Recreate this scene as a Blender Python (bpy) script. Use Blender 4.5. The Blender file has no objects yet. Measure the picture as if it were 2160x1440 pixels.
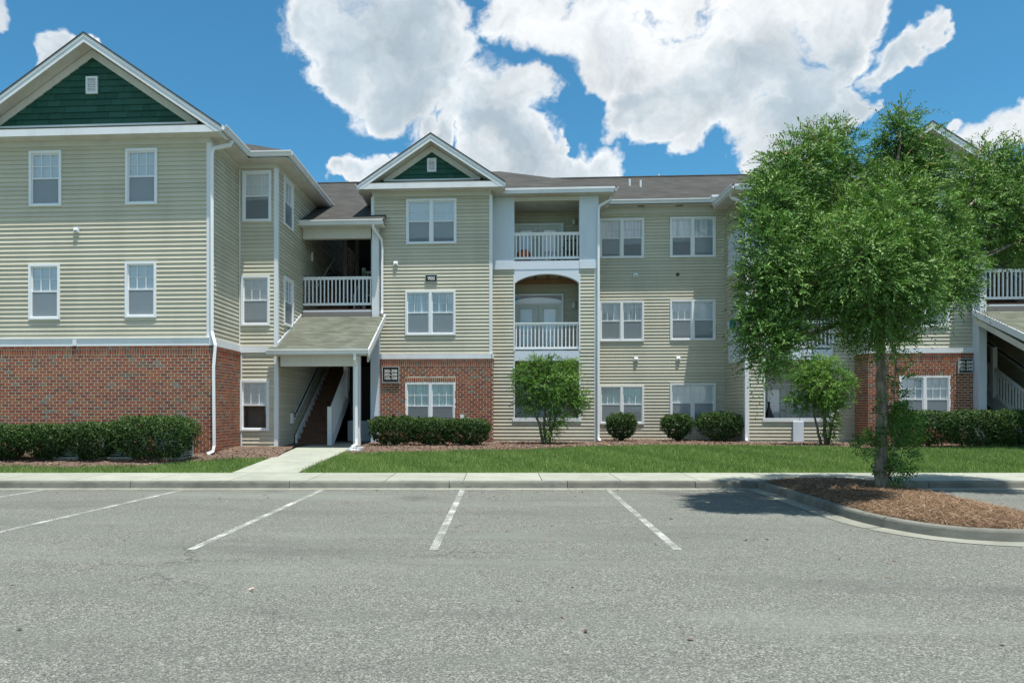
import bpy, math, random
import numpy as np
from mathutils import Vector
R = math.radians
random.seed(7); rng = np.random.default_rng(7)
sc = bpy.context.scene
col = sc.collection

# ------------------------------------------------------------------ camera
PSI, FPX, CX, HY, CZ = R(3.5), 1500.0, 953.0, 866.0, 1.5
cS, sS = math.cos(PSI), math.sin(PSI)
cam = bpy.data.cameras.new('camera'); camo = bpy.data.objects.new('camera', cam); col.objects.link(camo)
cam.sensor_width = 36; cam.lens = 25.0
cam.shift_x = (1080 - CX) / 2160; cam.shift_y = (HY - 720) / 2160
cam.clip_end = 3000; cam.clip_start = .05
camo.location = (0, 0, CZ); camo.rotation_euler = (R(90), 0, PSI)
sc.camera = camo

# ------------------------------------------------------------------ sun, exposure
SUN = Vector((.72, -1.0, 5.4)).normalized()
sl = bpy.data.lights.new('sun', 'SUN'); sl.energy = 5.0; sl.angle = R(.53); sl.color = (1, .955, .88)
so = bpy.data.objects.new('sun', sl); col.objects.link(so)
so.rotation_euler = (-SUN).to_track_quat('-Z', 'Y').to_euler()
vs = sc.view_settings
vs.view_transform = 'Standard'; vs.look = 'None'; vs.exposure = .4; vs.gamma = 1; vs.use_curve_mapping = False
sc.cycles.max_bounces = 8; sc.cycles.transparent_max_bounces = 16

# ------------------------------------------------------------------ node helpers
class NT:
    def __init__(s, tree): s.t = tree; s.n = tree.nodes; s.l = tree.links
    def node(s, typ, **kw):
        n = s.n.new(typ)
        for k, v in kw.items(): setattr(n, k, v)
        return n
    def put(s, sock, v):
        if isinstance(v, bpy.types.NodeSocket): s.l.new(v, sock)
        else: sock.default_value = v
    def math(s, op, a, b=0.0, c=0.0, clamp=False):
        n = s.node('ShaderNodeMath', operation=op, use_clamp=clamp)
        s.put(n.inputs[0], a); s.put(n.inputs[1], b); s.put(n.inputs[2], c); return n.outputs[0]
    def vmath(s, op, a, b=(0, 0, 0)):
        n = s.node('ShaderNodeVectorMath', operation=op)
        s.put(n.inputs[0], a); s.put(n.inputs[1], b)
        return n.outputs['Value'] if op in ('DISTANCE', 'LENGTH', 'DOT_PRODUCT') else n.outputs[0]
    def mr(s, v, a, b, c=0.0, d=1.0, t='SMOOTHSTEP'):
        n = s.node('ShaderNodeMapRange', interpolation_type=t, clamp=True)
        s.put(n.inputs['Value'], v); s.put(n.inputs['From Min'], a); s.put(n.inputs['From Max'], b)
        s.put(n.inputs['To Min'], c); s.put(n.inputs['To Max'], d); return n.outputs['Result']
    def noise(s, vec, scale, detail=4, rough=.5, dist=0.0, out='Fac'):
        n = s.node('ShaderNodeTexNoise')
        s.put(n.inputs['Vector'], vec); n.inputs['Scale'].default_value = scale
        n.inputs['Detail'].default_value = detail; n.inputs['Roughness'].default_value = rough
        n.inputs['Distortion'].default_value = dist
        return n.outputs[out]
    def mix(s, f, a, b, mode='MIX'):
        n = s.node('ShaderNodeMix', data_type='RGBA', blend_type=mode)
        s.put(n.inputs[0], f)
        for i, v in ((6, a), (7, b)):
            if not isinstance(v, bpy.types.NodeSocket) and len(v) == 3: v = (*v, 1)
            s.put(n.inputs[i], v)
        return n.outputs[2]
    def ramp(s, f, stops, interp='LINEAR'):
        n = s.node('ShaderNodeValToRGB'); s.put(n.inputs[0], f)
        e = n.color_ramp.elements; n.color_ramp.interpolation = interp
        while len(e) < len(stops): e.new(.5)
        for i, (p, c) in enumerate(stops): e[i].position = p; e[i].color = (*c, 1)
        return n.outputs[0]
    def bump(s, h, strength=.5, dist=.01):
        n = s.node('ShaderNodeBump'); s.put(n.inputs['Height'], h)
        n.inputs['Strength'].default_value = strength; n.inputs['Distance'].default_value = dist
        return n.outputs[0]

# ------------------------------------------------------------------ world: daylight sky with cumulus
w = bpy.data.worlds.new('World'); sc.world = w; w.use_nodes = True
N = NT(w.node_tree); w.node_tree.nodes.clear()
sky = N.node('ShaderNodeTexSky', sky_type='NISHITA', sun_disc=False)
sky.sun_elevation = math.asin(SUN.z); sky.sun_rotation = math.atan2(SUN.x, SUN.y)
sky.air_density = 1.0; sky.dust_density = .4; sky.ozone_density = 3.0; sky.altitude = 0
geo = N.node('ShaderNodeTexCoord').outputs['Generated']
def sky_dir(u, v):
    a, b = (u - CX) / FPX, (HY - v) / FPX
    d = Vector((cS * a - sS, sS * a + cS, b)); return d.normalized()
# wispy warp of the lookup direction
wn = N.noise(geo, 7, 5, .6, out='Color')
warp = N.vmath('ADD', geo, N.vmath('SCALE', N.vmath('SUBTRACT', wn, (.5, .5, .5))))
warp.node.inputs[1].links[0].from_node.inputs['Scale'].default_value = .13
CLOUDS = [(650,40,48),(700,40,95),(780,60,150),(720,120,70),(880,70,140),(860,170,95),(800,190,60),(960,110,75),(980,190,95),(1050,235,85),(1110,215,62),(900,262,34),
 (1040,290,62),(935,290,40),(1100,300,72),(1150,350,62),(1075,360,70),(1020,350,50),(1230,360,50),(1290,350,52),(1190,345,36),(1255,375,60),(1185,310,18),(800,365,52),(850,350,40),(745,385,46),(695,385,30),
 (1060,25,60),(1130,45,72),(1200,80,80),(1240,130,66),(1230,165,40),(1300,50,110),(1400,60,130),(1330,120,60),(1500,60,150),(1620,70,150),(1740,20,90),(1830,15,50),(1700,110,90),(1760,90,60),(1780,140,34),
 (1480,150,110),(1580,160,110),(1400,190,66),(1330,205,52),(1310,240,40),(1380,240,60),(1450,240,70),(1530,230,60),(1440,285,42),(1400,275,30),(1650,170,80),(1720,180,60),(1780,195,50),
 (1560,280,55),(1620,270,60),(1680,240,60),(1740,235,62),(1800,235,46),(1840,225,24),(1590,320,50),(1660,310,50),
 (1840,160,42),(1880,135,44),(1930,120,44),(1975,95,36),(2005,90,22),(2130,300,56),(2060,330,46),(2170,270,46),(2030,295,24),(2115,2,14),(95,85,40),(55,85,24),(75,115,26),(95,120,24),(190,95,26),(222,110,16),(8,30,34)]
def blobs(L, k, soft):
    S_ = None
    for (u, v, r) in L:
        d = sky_dir(u, v); rr = r / FPX * d.dot(Vector((-sS, cS, 0)))
        f = N.mr(N.vmath('DISTANCE', warp, tuple(d)), rr*(1-soft), rr*(1+soft)*.98, k, 0.0, 'SMOOTHSTEP')
        S_ = f if S_ is None else N.math('MAXIMUM', S_, f)
    return S_
S = blobs(CLOUDS, 1.0, .62)
away = N.mr(N.vmath('DOT_PRODUCT', geo, tuple(sky_dir(1080, 300))), .72, .60, 0, 1)
field = N.mr(N.noise(geo, 2.6, 3, .5), .47, .62, 0, 1.0)
S = N.math('ADD', S, N.math('MULTIPLY', field, away))
fb = N.noise(N.vmath('MULTIPLY', warp, (1, 1, 1.35)), 9.0, 12, .62, .3)
dens0 = N.math('MULTIPLY', N.math('SUBTRACT', fb, .5), 2.6)
core = N.mr(N.math('ADD', S, N.math('MULTIPLY', dens0, .25)), .35, 1.15)
fb2 = N.noise(N.vmath('MULTIPLY', warp, (1, 1, 1.5)), 3.6, 6, .5)
dens = N.math('SUBTRACT', N.math('ADD', S, N.math('MULTIPLY', N.math('SUBTRACT', fb, .5), 2.6)), .40)
alpha = N.math('MULTIPLY', N.mr(dens, -.10, .38), N.mr(S, .02, .25))
thick = N.math('MULTIPLY', N.mr(N.math('ADD', N.math('MULTIPLY', N.math('SUBTRACT', fb, .5), 1.6), N.math('MULTIPLY', N.math('SUBTRACT', fb2, .5), 3.4)), -.62, .62), core)
cloud = N.mix(thick, (8.9, 9.1, 9.2), (4.2, 5.15, 5.9))
detail = N.mr(N.noise(warp, 14, 8, .6), .32, .68, .84, 1.08, 'LINEAR')
cs = N.vmath('SCALE', cloud); N.put(cs.node.inputs['Scale'], detail)
clear = N.mix(1.0, sky.outputs[0], (.52, 1.16, 1.26), 'MULTIPLY')
finalc = N.mix(alpha, clear, cs)
bg = N.node('ShaderNodeBackground'); N.put(bg.inputs[0], finalc); bg.inputs[1].default_value = .089
out = N.node('ShaderNodeOutputWorld'); N.l.new(bg.outputs[0], out.inputs[0])
w.cycles.sampling_method = 'MANUAL'; w.cycles.sample_map_resolution = 512

# ------------------------------------------------------------------ pixel of a plan drawing -> point of the site
def ray(u, v):
    a, b = (u - CX) / FPX, (HY - v) / FPX
    return cS * a - sS, sS * a + cS, b
def onY(u, v, Y):
    dx, dy, dz = ray(u, v); t = Y / dy; return dx * t, CZ + dz * t
def onX(u, v, X):
    dx, dy, dz = ray(u, v); t = X / dx; return dy * t, CZ + dz * t
def L2W(xc, zc): return xc * cS - zc * sS, xc * sS + zc * cS      # kerb-aligned frame -> site
def W2L(x, y): return x * cS + y * sS, -x * sS + y * cS

# ------------------------------------------------------------------ mesh builder
class MB:
    def __init__(s): s.v = []; s.f = []; s.t = []
    def closed(s, vs_, fs, tint=.5):
        vol = 0
        for f in fs:
            a = vs_[f[0]]
            for i in range(1, len(f) - 1):
                b, c = vs_[f[i]], vs_[f[i + 1]]
                vol += (a[0]*(b[1]*c[2]-b[2]*c[1]) - a[1]*(b[0]*c[2]-b[2]*c[0]) + a[2]*(b[0]*c[1]-b[1]*c[0]))
        n = len(s.v); s.v += [tuple(p) for p in vs_]
        for f in fs:
            f = [n + i for i in f]
            s.f.append(f if vol > 0 else f[::-1]); s.t.append(tint)
        return s
    def hexa(s, p, tint=.5):
        return s.closed(p, [(3,2,1,0),(4,5,6,7),(0,1,5,4),(1,2,6,5),(2,3,7,6),(3,0,4,7)], tint)
    def box(s, x0, x1, y0, y1, z0, z1, tint=.5):
        return s.hexa([(x0,y0,z0),(x1,y0,z0),(x1,y1,z0),(x0,y1,z0),(x0,y0,z1),(x1,y0,z1),(x1,y1,z1),(x0,y1,z1)], tint)
    def prism(s, poly, off, tint=.5):
        n = len(poly); o = Vector(off)
        vv = [tuple(p) for p in poly] + [tuple(Vector(p) + o) for p in poly]
        fs = [tuple(range(n)), tuple(range(2*n-1, n-1, -1))] + [(i, i+n, (i+1) % n + n, (i+1) % n) for i in range(n)]
        return s.closed(vv, fs, tint)
    def quad(s, *p, tint=.5):
        n = len(s.v); s.v += [tuple(q) for q in p]; s.f.append(list(range(n, n+len(p)))); s.t.append(tint); return s
    def tube(s, pts, r, n=8, tint=.5, rot=0.0):
        pts = [Vector(p) for p in pts]; rs = r if hasattr(r, '__len__') else [r]*len(pts)
        base = len(s.v); up = None
        for i, p in enumerate(pts):
            d = (pts[min(i+1, len(pts)-1)] - pts[max(i-1, 0)]).normalized()
            if up is None:
                up = Vector((0,0,1)) if abs(d.z) < .9 else Vector((0,1,0))
            sx = d.cross(up).normalized(); up = sx.cross(d).normalized()
            for k in range(n):
                a = 2*math.pi*(k+.5)/n + rot
                s.v.append(tuple(p + (sx*math.cos(a) + up*math.sin(a))*rs[i]))
        for i in range(len(pts)-1):
            for k in range(n):
                a = base+i*n+k; b = base+i*n+(k+1) % n
                s.f.append([b, a, a+n, b+n]); s.t.append(tint)
        s.f.append([base+k for k in range(n)]); s.t.append(tint)
        s.f.append([base+(len(pts)-1)*n+k for k in range(n-1, -1, -1)]); s.t.append(tint)
        return s
    def mesh(s, name, m, smooth=False):
        me = bpy.data.meshes.new(name); me.from_pydata(s.v, [], s.f); me.materials.append(m)
        at = me.attributes.new('tint', 'FLOAT', 'FACE'); at.data.foreach_set('value', s.t)
        if smooth: me.polygons.foreach_set('use_smooth', [True]*len(me.polygons))
        me.update(); return me
    def build(s, name, m, parent=None, smooth=False, **props):
        return link(name, s.mesh(name, m, smooth), parent, **props)
def link(name, me, parent=None, loc=None, **props):
    o = bpy.data.objects.new(name, me); col.objects.link(o)
    if parent is not None:
        o.parent = parent
        if parent.parent is None and loc is None: o.location = -Vector(parent.location)
    if loc is not None:
        o.location = Vector(loc) - (Vector(parent.location) if parent is not None and parent.parent is None else Vector((0,0,0)))
    for k, v in props.items(): o[k] = v
    return o
def thing(name, loc, label, cat, group=None):
    o = bpy.data.objects.new(name, None); col.objects.link(o); o.location = loc; o.empty_display_size = .2
    o['label'] = label; o['category'] = cat
    if group: o['group'] = group
    return o

# ------------------------------------------------------------------ materials
def mat(name, base, rough=.6, spec=.4, fn=None, metal=0.0):
    m = bpy.data.materials.new(name); m.use_nodes = True; T = NT(m.node_tree)
    b = T.n['Principled BSDF']; b.inputs['Base Color'].default_value = (*base, 1)
    b.inputs['Roughness'].default_value = rough; b.inputs['Specular IOR Level'].default_value = spec; b.inputs['Metallic'].default_value = metal
    if fn: fn(T, b)
    return m
def OC(T): return T.node('ShaderNodeTexCoord').outputs['Object']
def tintattr(T): return T.node('ShaderNodeAttribute', attribute_name='tint').outputs['Fac']
def dirty(c, amt=.12, sc_=3.0, streak=True, bump=.0):
    c2 = tuple(x*(1-amt*1.6) for x in c)
    def fn(T, b):
        p = T.node('ShaderNodeNewGeometry').outputs['Position']
        v = T.vmath('MULTIPLY', p, (1, 1, .25)) if streak else p
        f = T.mr(T.noise(v, sc_, 6, .6), .42, .75)
        g = T.mr(T.noise(p, sc_*9, 4, .6), .35, .7)
        c_ = T.mix(T.math('MULTIPLY', f, T.math('ADD', .45, T.math('MULTIPLY', g, .55))), c, c2)
        T.put(b.inputs['Base Color'], c_)
        if bump: T.put(b.inputs['Normal'], T.bump(T.noise(p, 60, 4, .6), bump, .003))
    return fn
M = {}
M['white'] = mat('painted_white_trim', (.72, .74, .76), .45, .4, dirty((.72, .745, .77), .09, 2.0))
M['panel'] = mat('painted_panel', (.66, .70, .76), .5, .4, dirty((.62, .68, .76), .07, 1.6))
M['vinyl_white'] = mat('white_vinyl', (.78, .8, .82), .35, .5, dirty((.78, .80, .82), .05, 4))
M['soffit'] = mat('soffit_panel', (.60, .58, .53), .6, .3)
def f_soffit(T, b):
    p = T.node('ShaderNodeNewGeometry').outputs['Position']
    s = T.node('ShaderNodeSeparateXYZ'); T.put(s.inputs[0], p)
    l = T.math('PINGPONG', T.math('ADD', s.outputs[0], s.outputs[1]), .15)
    T.put(b.inputs['Normal'], T.bump(T.mr(l, 0, .012), .6, .004))
    T.put(b.inputs['Base Color'], T.mix(T.mr(T.noise(p, 2.5, 5, .6), .4, .75), (.62, .60, .545), (.52, .495, .44)))
f_soffit(NT(M['soffit'].node_tree), M['soffit'].node_tree.nodes['Principled BSDF'])
def f_siding(T, b):
    p = T.node('ShaderNodeNewGeometry').outputs['Position']; t = tintattr(T)
    v = T.vmath('MULTIPLY', p, (1, 1, .3))
    f = T.mr(T.noise(v, 1.1, 6, .6), .35, .75)
    c = T.mix(f, (.565, .53, .425), (.485, .455, .36))
    g = T.noise(T.vmath('MULTIPLY', p, (3, 3, 40)), 3, 3, .5)
    c = T.mix(T.mr(g, .35, .7, 0, .35), c, (.47, .47, .36))
    # rain-splash grime near the ground
    s = T.node('ShaderNodeSeparateXYZ'); T.put(s.inputs[0], p)
    low = T.math('MULTIPLY', T.mr(s.outputs[2], .4, 1.6, 1, 0), T.mr(T.noise(p, 5, 5, .65), .3, .75))
    c = T.mix(T.math('MULTIPLY', low, .45), c, (.40, .35, .29))
    hs = T.vmath('SCALE', c); T.put(hs.node.inputs['Scale'], T.mr(t, 0, 1, .93, 1.07, 'LINEAR'))
    T.put(b.inputs['Base Color'], hs)
    T.put(b.inputs['Normal'], T.bump(T.noise(T.vmath('MULTIPLY', p, (2, 2, 30)), 8, 3, .5), .25, .003))
M['siding'] = mat('tan_lap_siding', (.5, .5, .4), .5, .35, f_siding)
def f_brick(T, b):
    t = tintattr(T); p = T.node('ShaderNodeNewGeometry').outputs['Position']
    c = T.ramp(t, [(0, (.25, .070, .038)), (.2, (.30, .088, .042)), (.36, (.20, .058, .038)), (.5, (.28, .108, .050)), (.62, (.16, .060, .045)),
                   (.74, (.26, .072, .045)), (.82, (.15, .105, .08)), (.9, (.18, .16, .135)), (1, (.11, .115, .12))], 'CONSTANT')
    n = T.noise(p, 38, 5, .65)
    c = T.mix(T.mr(n, .45, .8, 0, .55), c, (.40, .22, .14)); c = T.mix(T.mr(T.noise(p, 90, 2, .5), .6, .75, 0, .5), c, (.05, .03, .03))
    T.put(b.inputs['Base Color'], c); T.put(b.inputs['Normal'], T.bump(n, .5, .006))
M['brick'] = mat('fired_brick', (.3, .09, .05), .85, .2, f_brick)
M['mortar'] = mat('mortar', (.5, .45, .36), .95, .1, dirty((.56, .50, .40), .16, 4, bump=.6))
def f_shake(T, b):
    t = tintattr(T); p = T.node('ShaderNodeNewGeometry').outputs['Position']
    c = T.mix(T.mr(t, 0, 1), (.010, .066, .044), (.024, .10, .072))
    g = T.noise(T.vmath('MULTIPLY', p, (60, 60, 3)), 1.5, 4, .6)
    c = T.mix(T.mr(g, .35, .7, 0, .4), c, (.012, .06, .042)); T.put(b.inputs['Base Color'], c)
    T.put(b.inputs['Normal'], T.bump(g, .5, .006))
M['shake'] = mat('green_shingle_siding', (.01, .1, .06), .6, .3, f_shake)
def f_roof(c0, c1, c2):
    def fn(T, b):
        p = T.node('ShaderNodeNewGeometry').outputs['Position']
        s = T.node('ShaderNodeSeparateXYZ'); T.put(s.inputs[0], p)
        row = T.math('FLOOR', T.math('DIVIDE', s.outputs[2], .0625))
        xy = T.math('ADD', T.math('ADD', s.outputs[0], s.outputs[1]), T.math('MULTIPLY', row, .377))
        cell = T.math('FLOOR', T.math('DIVIDE', xy, .30))
        cv = T.node('ShaderNodeCombineXYZ'); T.put(cv.inputs[0], cell); T.put(cv.inputs[1], row)
        wn_ = T.node('ShaderNodeTexWhiteNoise', noise_dimensions='2D'); T.put(wn_.inputs['Vector'], cv.outputs[0])
        c = T.mix(wn_.outputs['Value'], c0, c1)
        c = T.mix(T.mr(T.noise(p, 1.3, 6, .6), .42, .72, 0, .65), c, c2)
        c = T.mix(T.mr(T.noise(p, 160, 2, .5), .4, .7, 0, .4), c, tuple(x*.5 for x in c0))
        fr = T.math('FRACT', T.math('DIVIDE', s.outputs[2], .0625))
        c = T.mix(T.mr(fr, .0, .16, .75, 0), c, tuple(x*.25 for x in c0))
        T.put(b.inputs['Base Color'], c)
        T.put(b.inputs['Normal'], T.bump(T.math('ADD', T.math('MULTIPLY', fr, -1), T.math('MULTIPLY', T.noise(p, 120, 2, .5), .5)), .5, .012))
    return fn
M['roof'] = mat('asphalt_shingles', (.12, .11, .1), .9, .2, f_roof((.058, .057, .052), (.088, .086, .078), (.045, .0445, .040)))
M['roof_green'] = mat('mossy_asphalt_shingles', (.2, .2, .15), .9, .2, f_roof((.13, .14, .108), (.205, .22, .175), (.12, .125, .10)))
M['beam'] = mat('beige_painted_beam', (.58, .57, .52), .55, .35, dirty((.60, .585, .53), .08, 2))
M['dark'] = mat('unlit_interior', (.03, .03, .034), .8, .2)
M['room'] = mat('room_wall', (.22, .21, .2), .8, .1)
M['black'] = mat('black_metal', (.02, .02, .022), .4, .5)
M['door'] = mat('painted_door', (.62, .66, .64), .4, .5, dirty((.60, .64, .61), .05, 3))
M['step'] = mat('weathered_brown_timber', (.13, .075, .055), .8, .2, dirty((.15, .085, .062), .3, 7, False, .5))
M['joist'] = mat('bare_joist_timber', (.34, .2, .11), .8, .2, dirty((.36, .21, .11), .2, 6))
def f_blind(T, b):
    p = T.node('ShaderNodeNewGeometry').outputs['Position']
    s = T.node('ShaderNodeSeparateXYZ'); T.put(s.inputs[0], p)
    fr = T.math('FRACT', T.math('DIVIDE', s.outputs[2], .05))
    T.put(b.inputs['Base Color'], T.mix(T.mr(fr, 0, .35, 1, 0), (.88, .89, .90), (.70, .71, .73)))
M['blind'] = mat('window_blind', (.6, .6, .6), .6, .3, f_blind)
def f_curtain(T, b):
    p = T.node('ShaderNodeNewGeometry').outputs['Position']
    g = T.noise(T.vmath('MULTIPLY', p, (14, 14, .5)), 1.4, 3, .6)
    T.put(b.inputs['Base Color'], T.mix(T.mr(g, .35, .65), (.60, .62, .64), (.88, .90, .92)))
M['curtain'] = mat('window_curtain', (.5, .5, .5), .8, .2, f_curtain)
def glassy(name, refl, fac):
    m = bpy.data.materials.new(name); m.use_nodes = True; T = NT(m.node_tree); T.n.clear()
    tr = T.node('ShaderNodeBsdfTransparent'); tr.inputs[0].default_value = (*refl, 1)
    gl = T.node('ShaderNodeBsdfGlossy'); gl.inputs['Roughness'].default_value = .02; gl.inputs[0].default_value = (.95, .97, 1, 1)
    p = T.node('ShaderNodeNewGeometry').outputs['Position']
    T.put(gl.inputs['Normal'], T.bump(T.noise(p, 1.6, 2, .5), .08, .05))
    fr = T.node('ShaderNodeFresnel'); fr.inputs[0].default_value = 1.5
    f = T.math('ADD', T.math('MULTIPLY', fr.outputs[0], .9), fac, clamp=True)
    mx = T.node('ShaderNodeMixShader'); T.put(mx.inputs[0], f); T.l.new(tr.outputs[0], mx.inputs[1]); T.l.new(gl.outputs[0], mx.inputs[2])
    o = T.node('ShaderNodeOutputMaterial'); T.l.new(mx.outputs[0], o.inputs[0]); return m
M['glass'] = glassy('window_glass', (.95, .97, .98), .05)
def screen():
    m = bpy.data.materials.new('insect_screen'); m.use_nodes = True; T = NT(m.node_tree); T.n.clear()
    tr = T.node('ShaderNodeBsdfTransparent'); df = T.node('ShaderNodeBsdfDiffuse'); df.inputs[0].default_value = (.30, .34, .37, 1)
    mx = T.node('ShaderNodeMixShader'); mx.inputs[0].default_value = .52
    T.l.new(tr.outputs[0], mx.inputs[1]); T.l.new(df.outputs[0], mx.inputs[2])
    o = T.node('ShaderNodeOutputMaterial'); T.l.new(mx.outputs[0], o.inputs[0]); return m
M['screen'] = screen()
def f_conc(c0, c1, green=.2, stain=.35):
    def fn(T, b):
        p = T.node('ShaderNodeNewGeometry').outputs['Position']; t = tintattr(T)
        c = T.mix(T.mr(T.noise(p, 1.7, 6, .62), .35, .7), c0, c1)
        c = T.mix(T.mr(T.noise(T.vmath('MULTIPLY', p, (1, 1, 6)), 5, 6, .7), .5, .72, 0, stain), c, tuple(x*.42 for x in c0))
        c = T.mix(T.mr(T.noise(p, 150, 2, .6), .42, .68, 0, .3), c, tuple(x*.6 for x in c0))
        s = T.vmath('SCALE', c); T.put(s.node.inputs['Scale'], T.mr(t, 0, 1, .9, 1.1, 'LINEAR'))
        T.put(b.inputs['Base Color'], s); T.put(b.inputs['Normal'], T.bump(T.noise(p, 70, 4, .6), .35, .004))
    return fn
M['concrete'] = mat('pale_concrete', (.4, .4, .36), .9, .2, f_conc((.36, .375, .315), (.30, .315, .265), stain=.25))
M['kerb'] = mat('weathered_kerb_concrete', (.26, .25, .22), .9, .2, f_conc((.205, .205, .175), (.125, .125, .108), stain=.8))
M['pan'] = mat('gutter_pan_concrete', (.33, .33, .29), .9, .2, f_conc((.285, .29, .245), (.21, .215, .18), stain=.4))
def f_asphalt(T, b):
    p = T.node('ShaderNodeNewGeometry').outputs['Position']
    v = T.node('ShaderNodeTexVoronoi', feature='F1'); T.put(v.inputs['Vector'], p); v.inputs['Scale'].default_value = 115
    r = T.node('ShaderNodeSeparateColor'); T.put(r.inputs[0], v.outputs['Color'])
    agg = T.mr(r.outputs[0], 0, 1, 0, 1, 'LINEAR')
    c = T.ramp(agg, [(0, (.062, .062, .056)), (.25, (.112, .116, .102)), (.6, (.160, .167, .144)), (.86, (.21, .214, .187)), (1, (.37, .365, .33))])
    v2 = T.node('ShaderNodeTexVoronoi', feature='F1'); T.put(v2.inputs['Vector'], p); v2.inputs['Scale'].default_value = 62
    r2 = T.node('ShaderNodeSeparateColor'); T.put(r2.inputs[0], v2.outputs['Color'])
    c = T.mix(T.mr(r2.outputs[0], .90, .98, 0, .5), c, (.38, .37, .34))
    c = T.mix(T.mr(r2.outputs[1], .90, .98, 0, .55), c, (.06, .06, .062))
    # broad traffic polish, old seams and oil
    ps = T.vmath('MULTIPLY', p, (.25, 1, 1))
    c = T.mix(T.mr(T.noise(ps, .9, 6, .62), .46, .72, 0, .55), c, (.105, .103, .095))
    c = T.mix(T.mr(T.noise(ps, .55, 5, .6, out='Fac'), .50, .68, 0, .6), c, (.205, .222, .19))
    c = T.mix(T.mr(T.noise(p, 3.2, 6, .7), .55, .75, 0, .28), c, (.12, .115, .11))
    c = T.mix(T.mr(T.noise(p, 1.1, 2, .6), .4, .66, 0, .22), c, (.15, .18, .142))
    oil = T.node('ShaderNodeTexVoronoi', feature='F1'); T.put(oil.inputs['Vector'], T.vmath('ADD', p, (3.1, 1.7, 0))); oil.inputs['Scale'].default_value = .42
    od = T.math('ADD', oil.outputs['Distance'], T.math('MULTIPLY', T.math('SUBTRACT', T.noise(p, 4, 5, .65), .5), .35))
    c = T.mix(T.mr(od, .04, .20, .5, 0), c, (.08, .078, .074))
    vor = T.node('ShaderNodeTexVoronoi', feature='DISTANCE_TO_EDGE')
    wpv = T.vmath('ADD', p, T.vmath('SCALE', T.noise(p, 1.5, 5, .6, out='Color')))
    wpv.node.inputs[1].links[0].from_node.inputs['Scale'].default_value = .9
    T.put(vor.inputs['Vector'], wpv); vor.inputs['Scale'].default_value = .22
    ck = T.math('MULTIPLY', T.mr(vor.outputs['Distance'], .0015, .005, 1, 0), T.mr(T.noise(p, .5, 2, .5), .5, .62))
    c = T.mix(T.math('MULTIPLY', ck, .5), c, (.05, .05, .048))
    T.put(b.inputs['Base Color'], c)
    h = T.math('ADD', T.math('MULTIPLY', v.outputs['Distance'], -1.0), T.math('MULTIPLY', ck, -1.5))
    T.put(b.inputs['Normal'], T.bump(h, .55, .008))
M['asphalt'] = mat('sun_bleached_asphalt', (.2, .2, .19), .88, .25, f_asphalt)
def paint():
    m = bpy.data.materials.new('worn_white_line_paint'); m.use_nodes = True; T = NT(m.node_tree)
    b = T.n['Principled BSDF']; b.inputs['Roughness'].default_value = .8
    p = T.node('ShaderNodeNewGeometry').outputs['Position']
    T.put(b.inputs['Base Color'], T.mix(T.noise(p, 40, 4, .6), (.60, .61, .57), (.44, .45, .42)))
    w1 = T.math('MULTIPLY', T.noise(p, 85, 3, .7), T.mr(T.noise(p, 2.2, 3, .6), .3, .7, .82, 1.35, 'LINEAR'))
    b.inputs['Alpha'].default_value = 1; T.put(b.inputs['Alpha'], T.mr(w1, .42, .60, 1, .12)); return m
M['paint'] = paint()
def f_soil(c0, c1, c2, s=40):
    def fn(T, b):
        p = T.node('ShaderNodeNewGeometry').outputs['Position']
        n = T.noise(p, s, 6, .7); c = T.mix(T.mr(n, .35, .65), c0, c1)
        c = T.mix(T.mr(T.noise(p, 2.1, 5, .6), .45, .7, 0, .6), c, c2)
        T.put(b.inputs['Base Color'], c); T.put(b.inputs['Normal'], T.bump(n, .8, .02))
    return fn
M['mulch'] = mat('brown_mulch', (.14, .08, .06), .95, .1, f_soil((.09, .062, .047), (.20, .147, .115), (.16, .12, .095)))
M['straw_bed'] = mat('pine_straw_litter', (.2, .1, .05), .95, .1, f_soil((.06, .036, .025), (.16, .098, .062), (.12, .072, .047), 60))
M['turf'] = mat('turf_soil', (.05, .09, .03), .95, .1, f_soil((.07, .12, .035), (.11, .18, .05), (.08, .13, .04), 60))
def tintmat(name, stops, rough=.6, trans=0.0, spec=.3):
    m = bpy.data.materials.new(name); m.use_nodes = True; T = NT(m.node_tree); b = T.n['Principled BSDF']
    c = T.ramp(tintattr(T), stops); T.put(b.inputs['Base Color'], c)
    b.inputs['Roughness'].default_value = rough; b.inputs['Specular IOR Level'].default_value = spec
    if trans:
        tl = T.node('ShaderNodeBsdfTranslucent'); T.put(tl.inputs[0], T.mix(1.0, c, (1.15, 1.25, .6), 'MULTIPLY'))
        mx = T.node('ShaderNodeMixShader'); mx.inputs[0].default_value = trans
        T.l.new(b.outputs[0], mx.inputs[1]); T.l.new(tl.outputs[0], mx.inputs[2])
        T.l.new(mx.outputs[0], T.n['Material Output'].inputs[0])
    return m
M['grass'] = tintmat('grass_blades', [(0, (.09, .16, .045)), (.5, (.195, .30, .085)), (.9, (.33, .42, .15)), (1, (.50, .48, .25))], .55, .3)
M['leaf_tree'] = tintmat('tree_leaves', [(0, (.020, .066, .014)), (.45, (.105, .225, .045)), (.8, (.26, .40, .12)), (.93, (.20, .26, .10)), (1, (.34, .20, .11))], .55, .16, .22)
M['leaf_small'] = tintmat('small_tree_leaves', [(0, (.04, .11, .022)), (.5, (.125, .25, .05)), (.85, (.25, .39, .10)), (1, (.32, .20, .10))], .6, .28, .15)
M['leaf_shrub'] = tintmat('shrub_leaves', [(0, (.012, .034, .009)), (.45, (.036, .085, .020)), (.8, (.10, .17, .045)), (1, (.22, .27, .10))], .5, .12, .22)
M['needle'] = tintmat('pine_needles', [(0, (.07, .038, .024)), (.5, (.26, .16, .095)), (1, (.60, .46, .32))], .7, .1)
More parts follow.
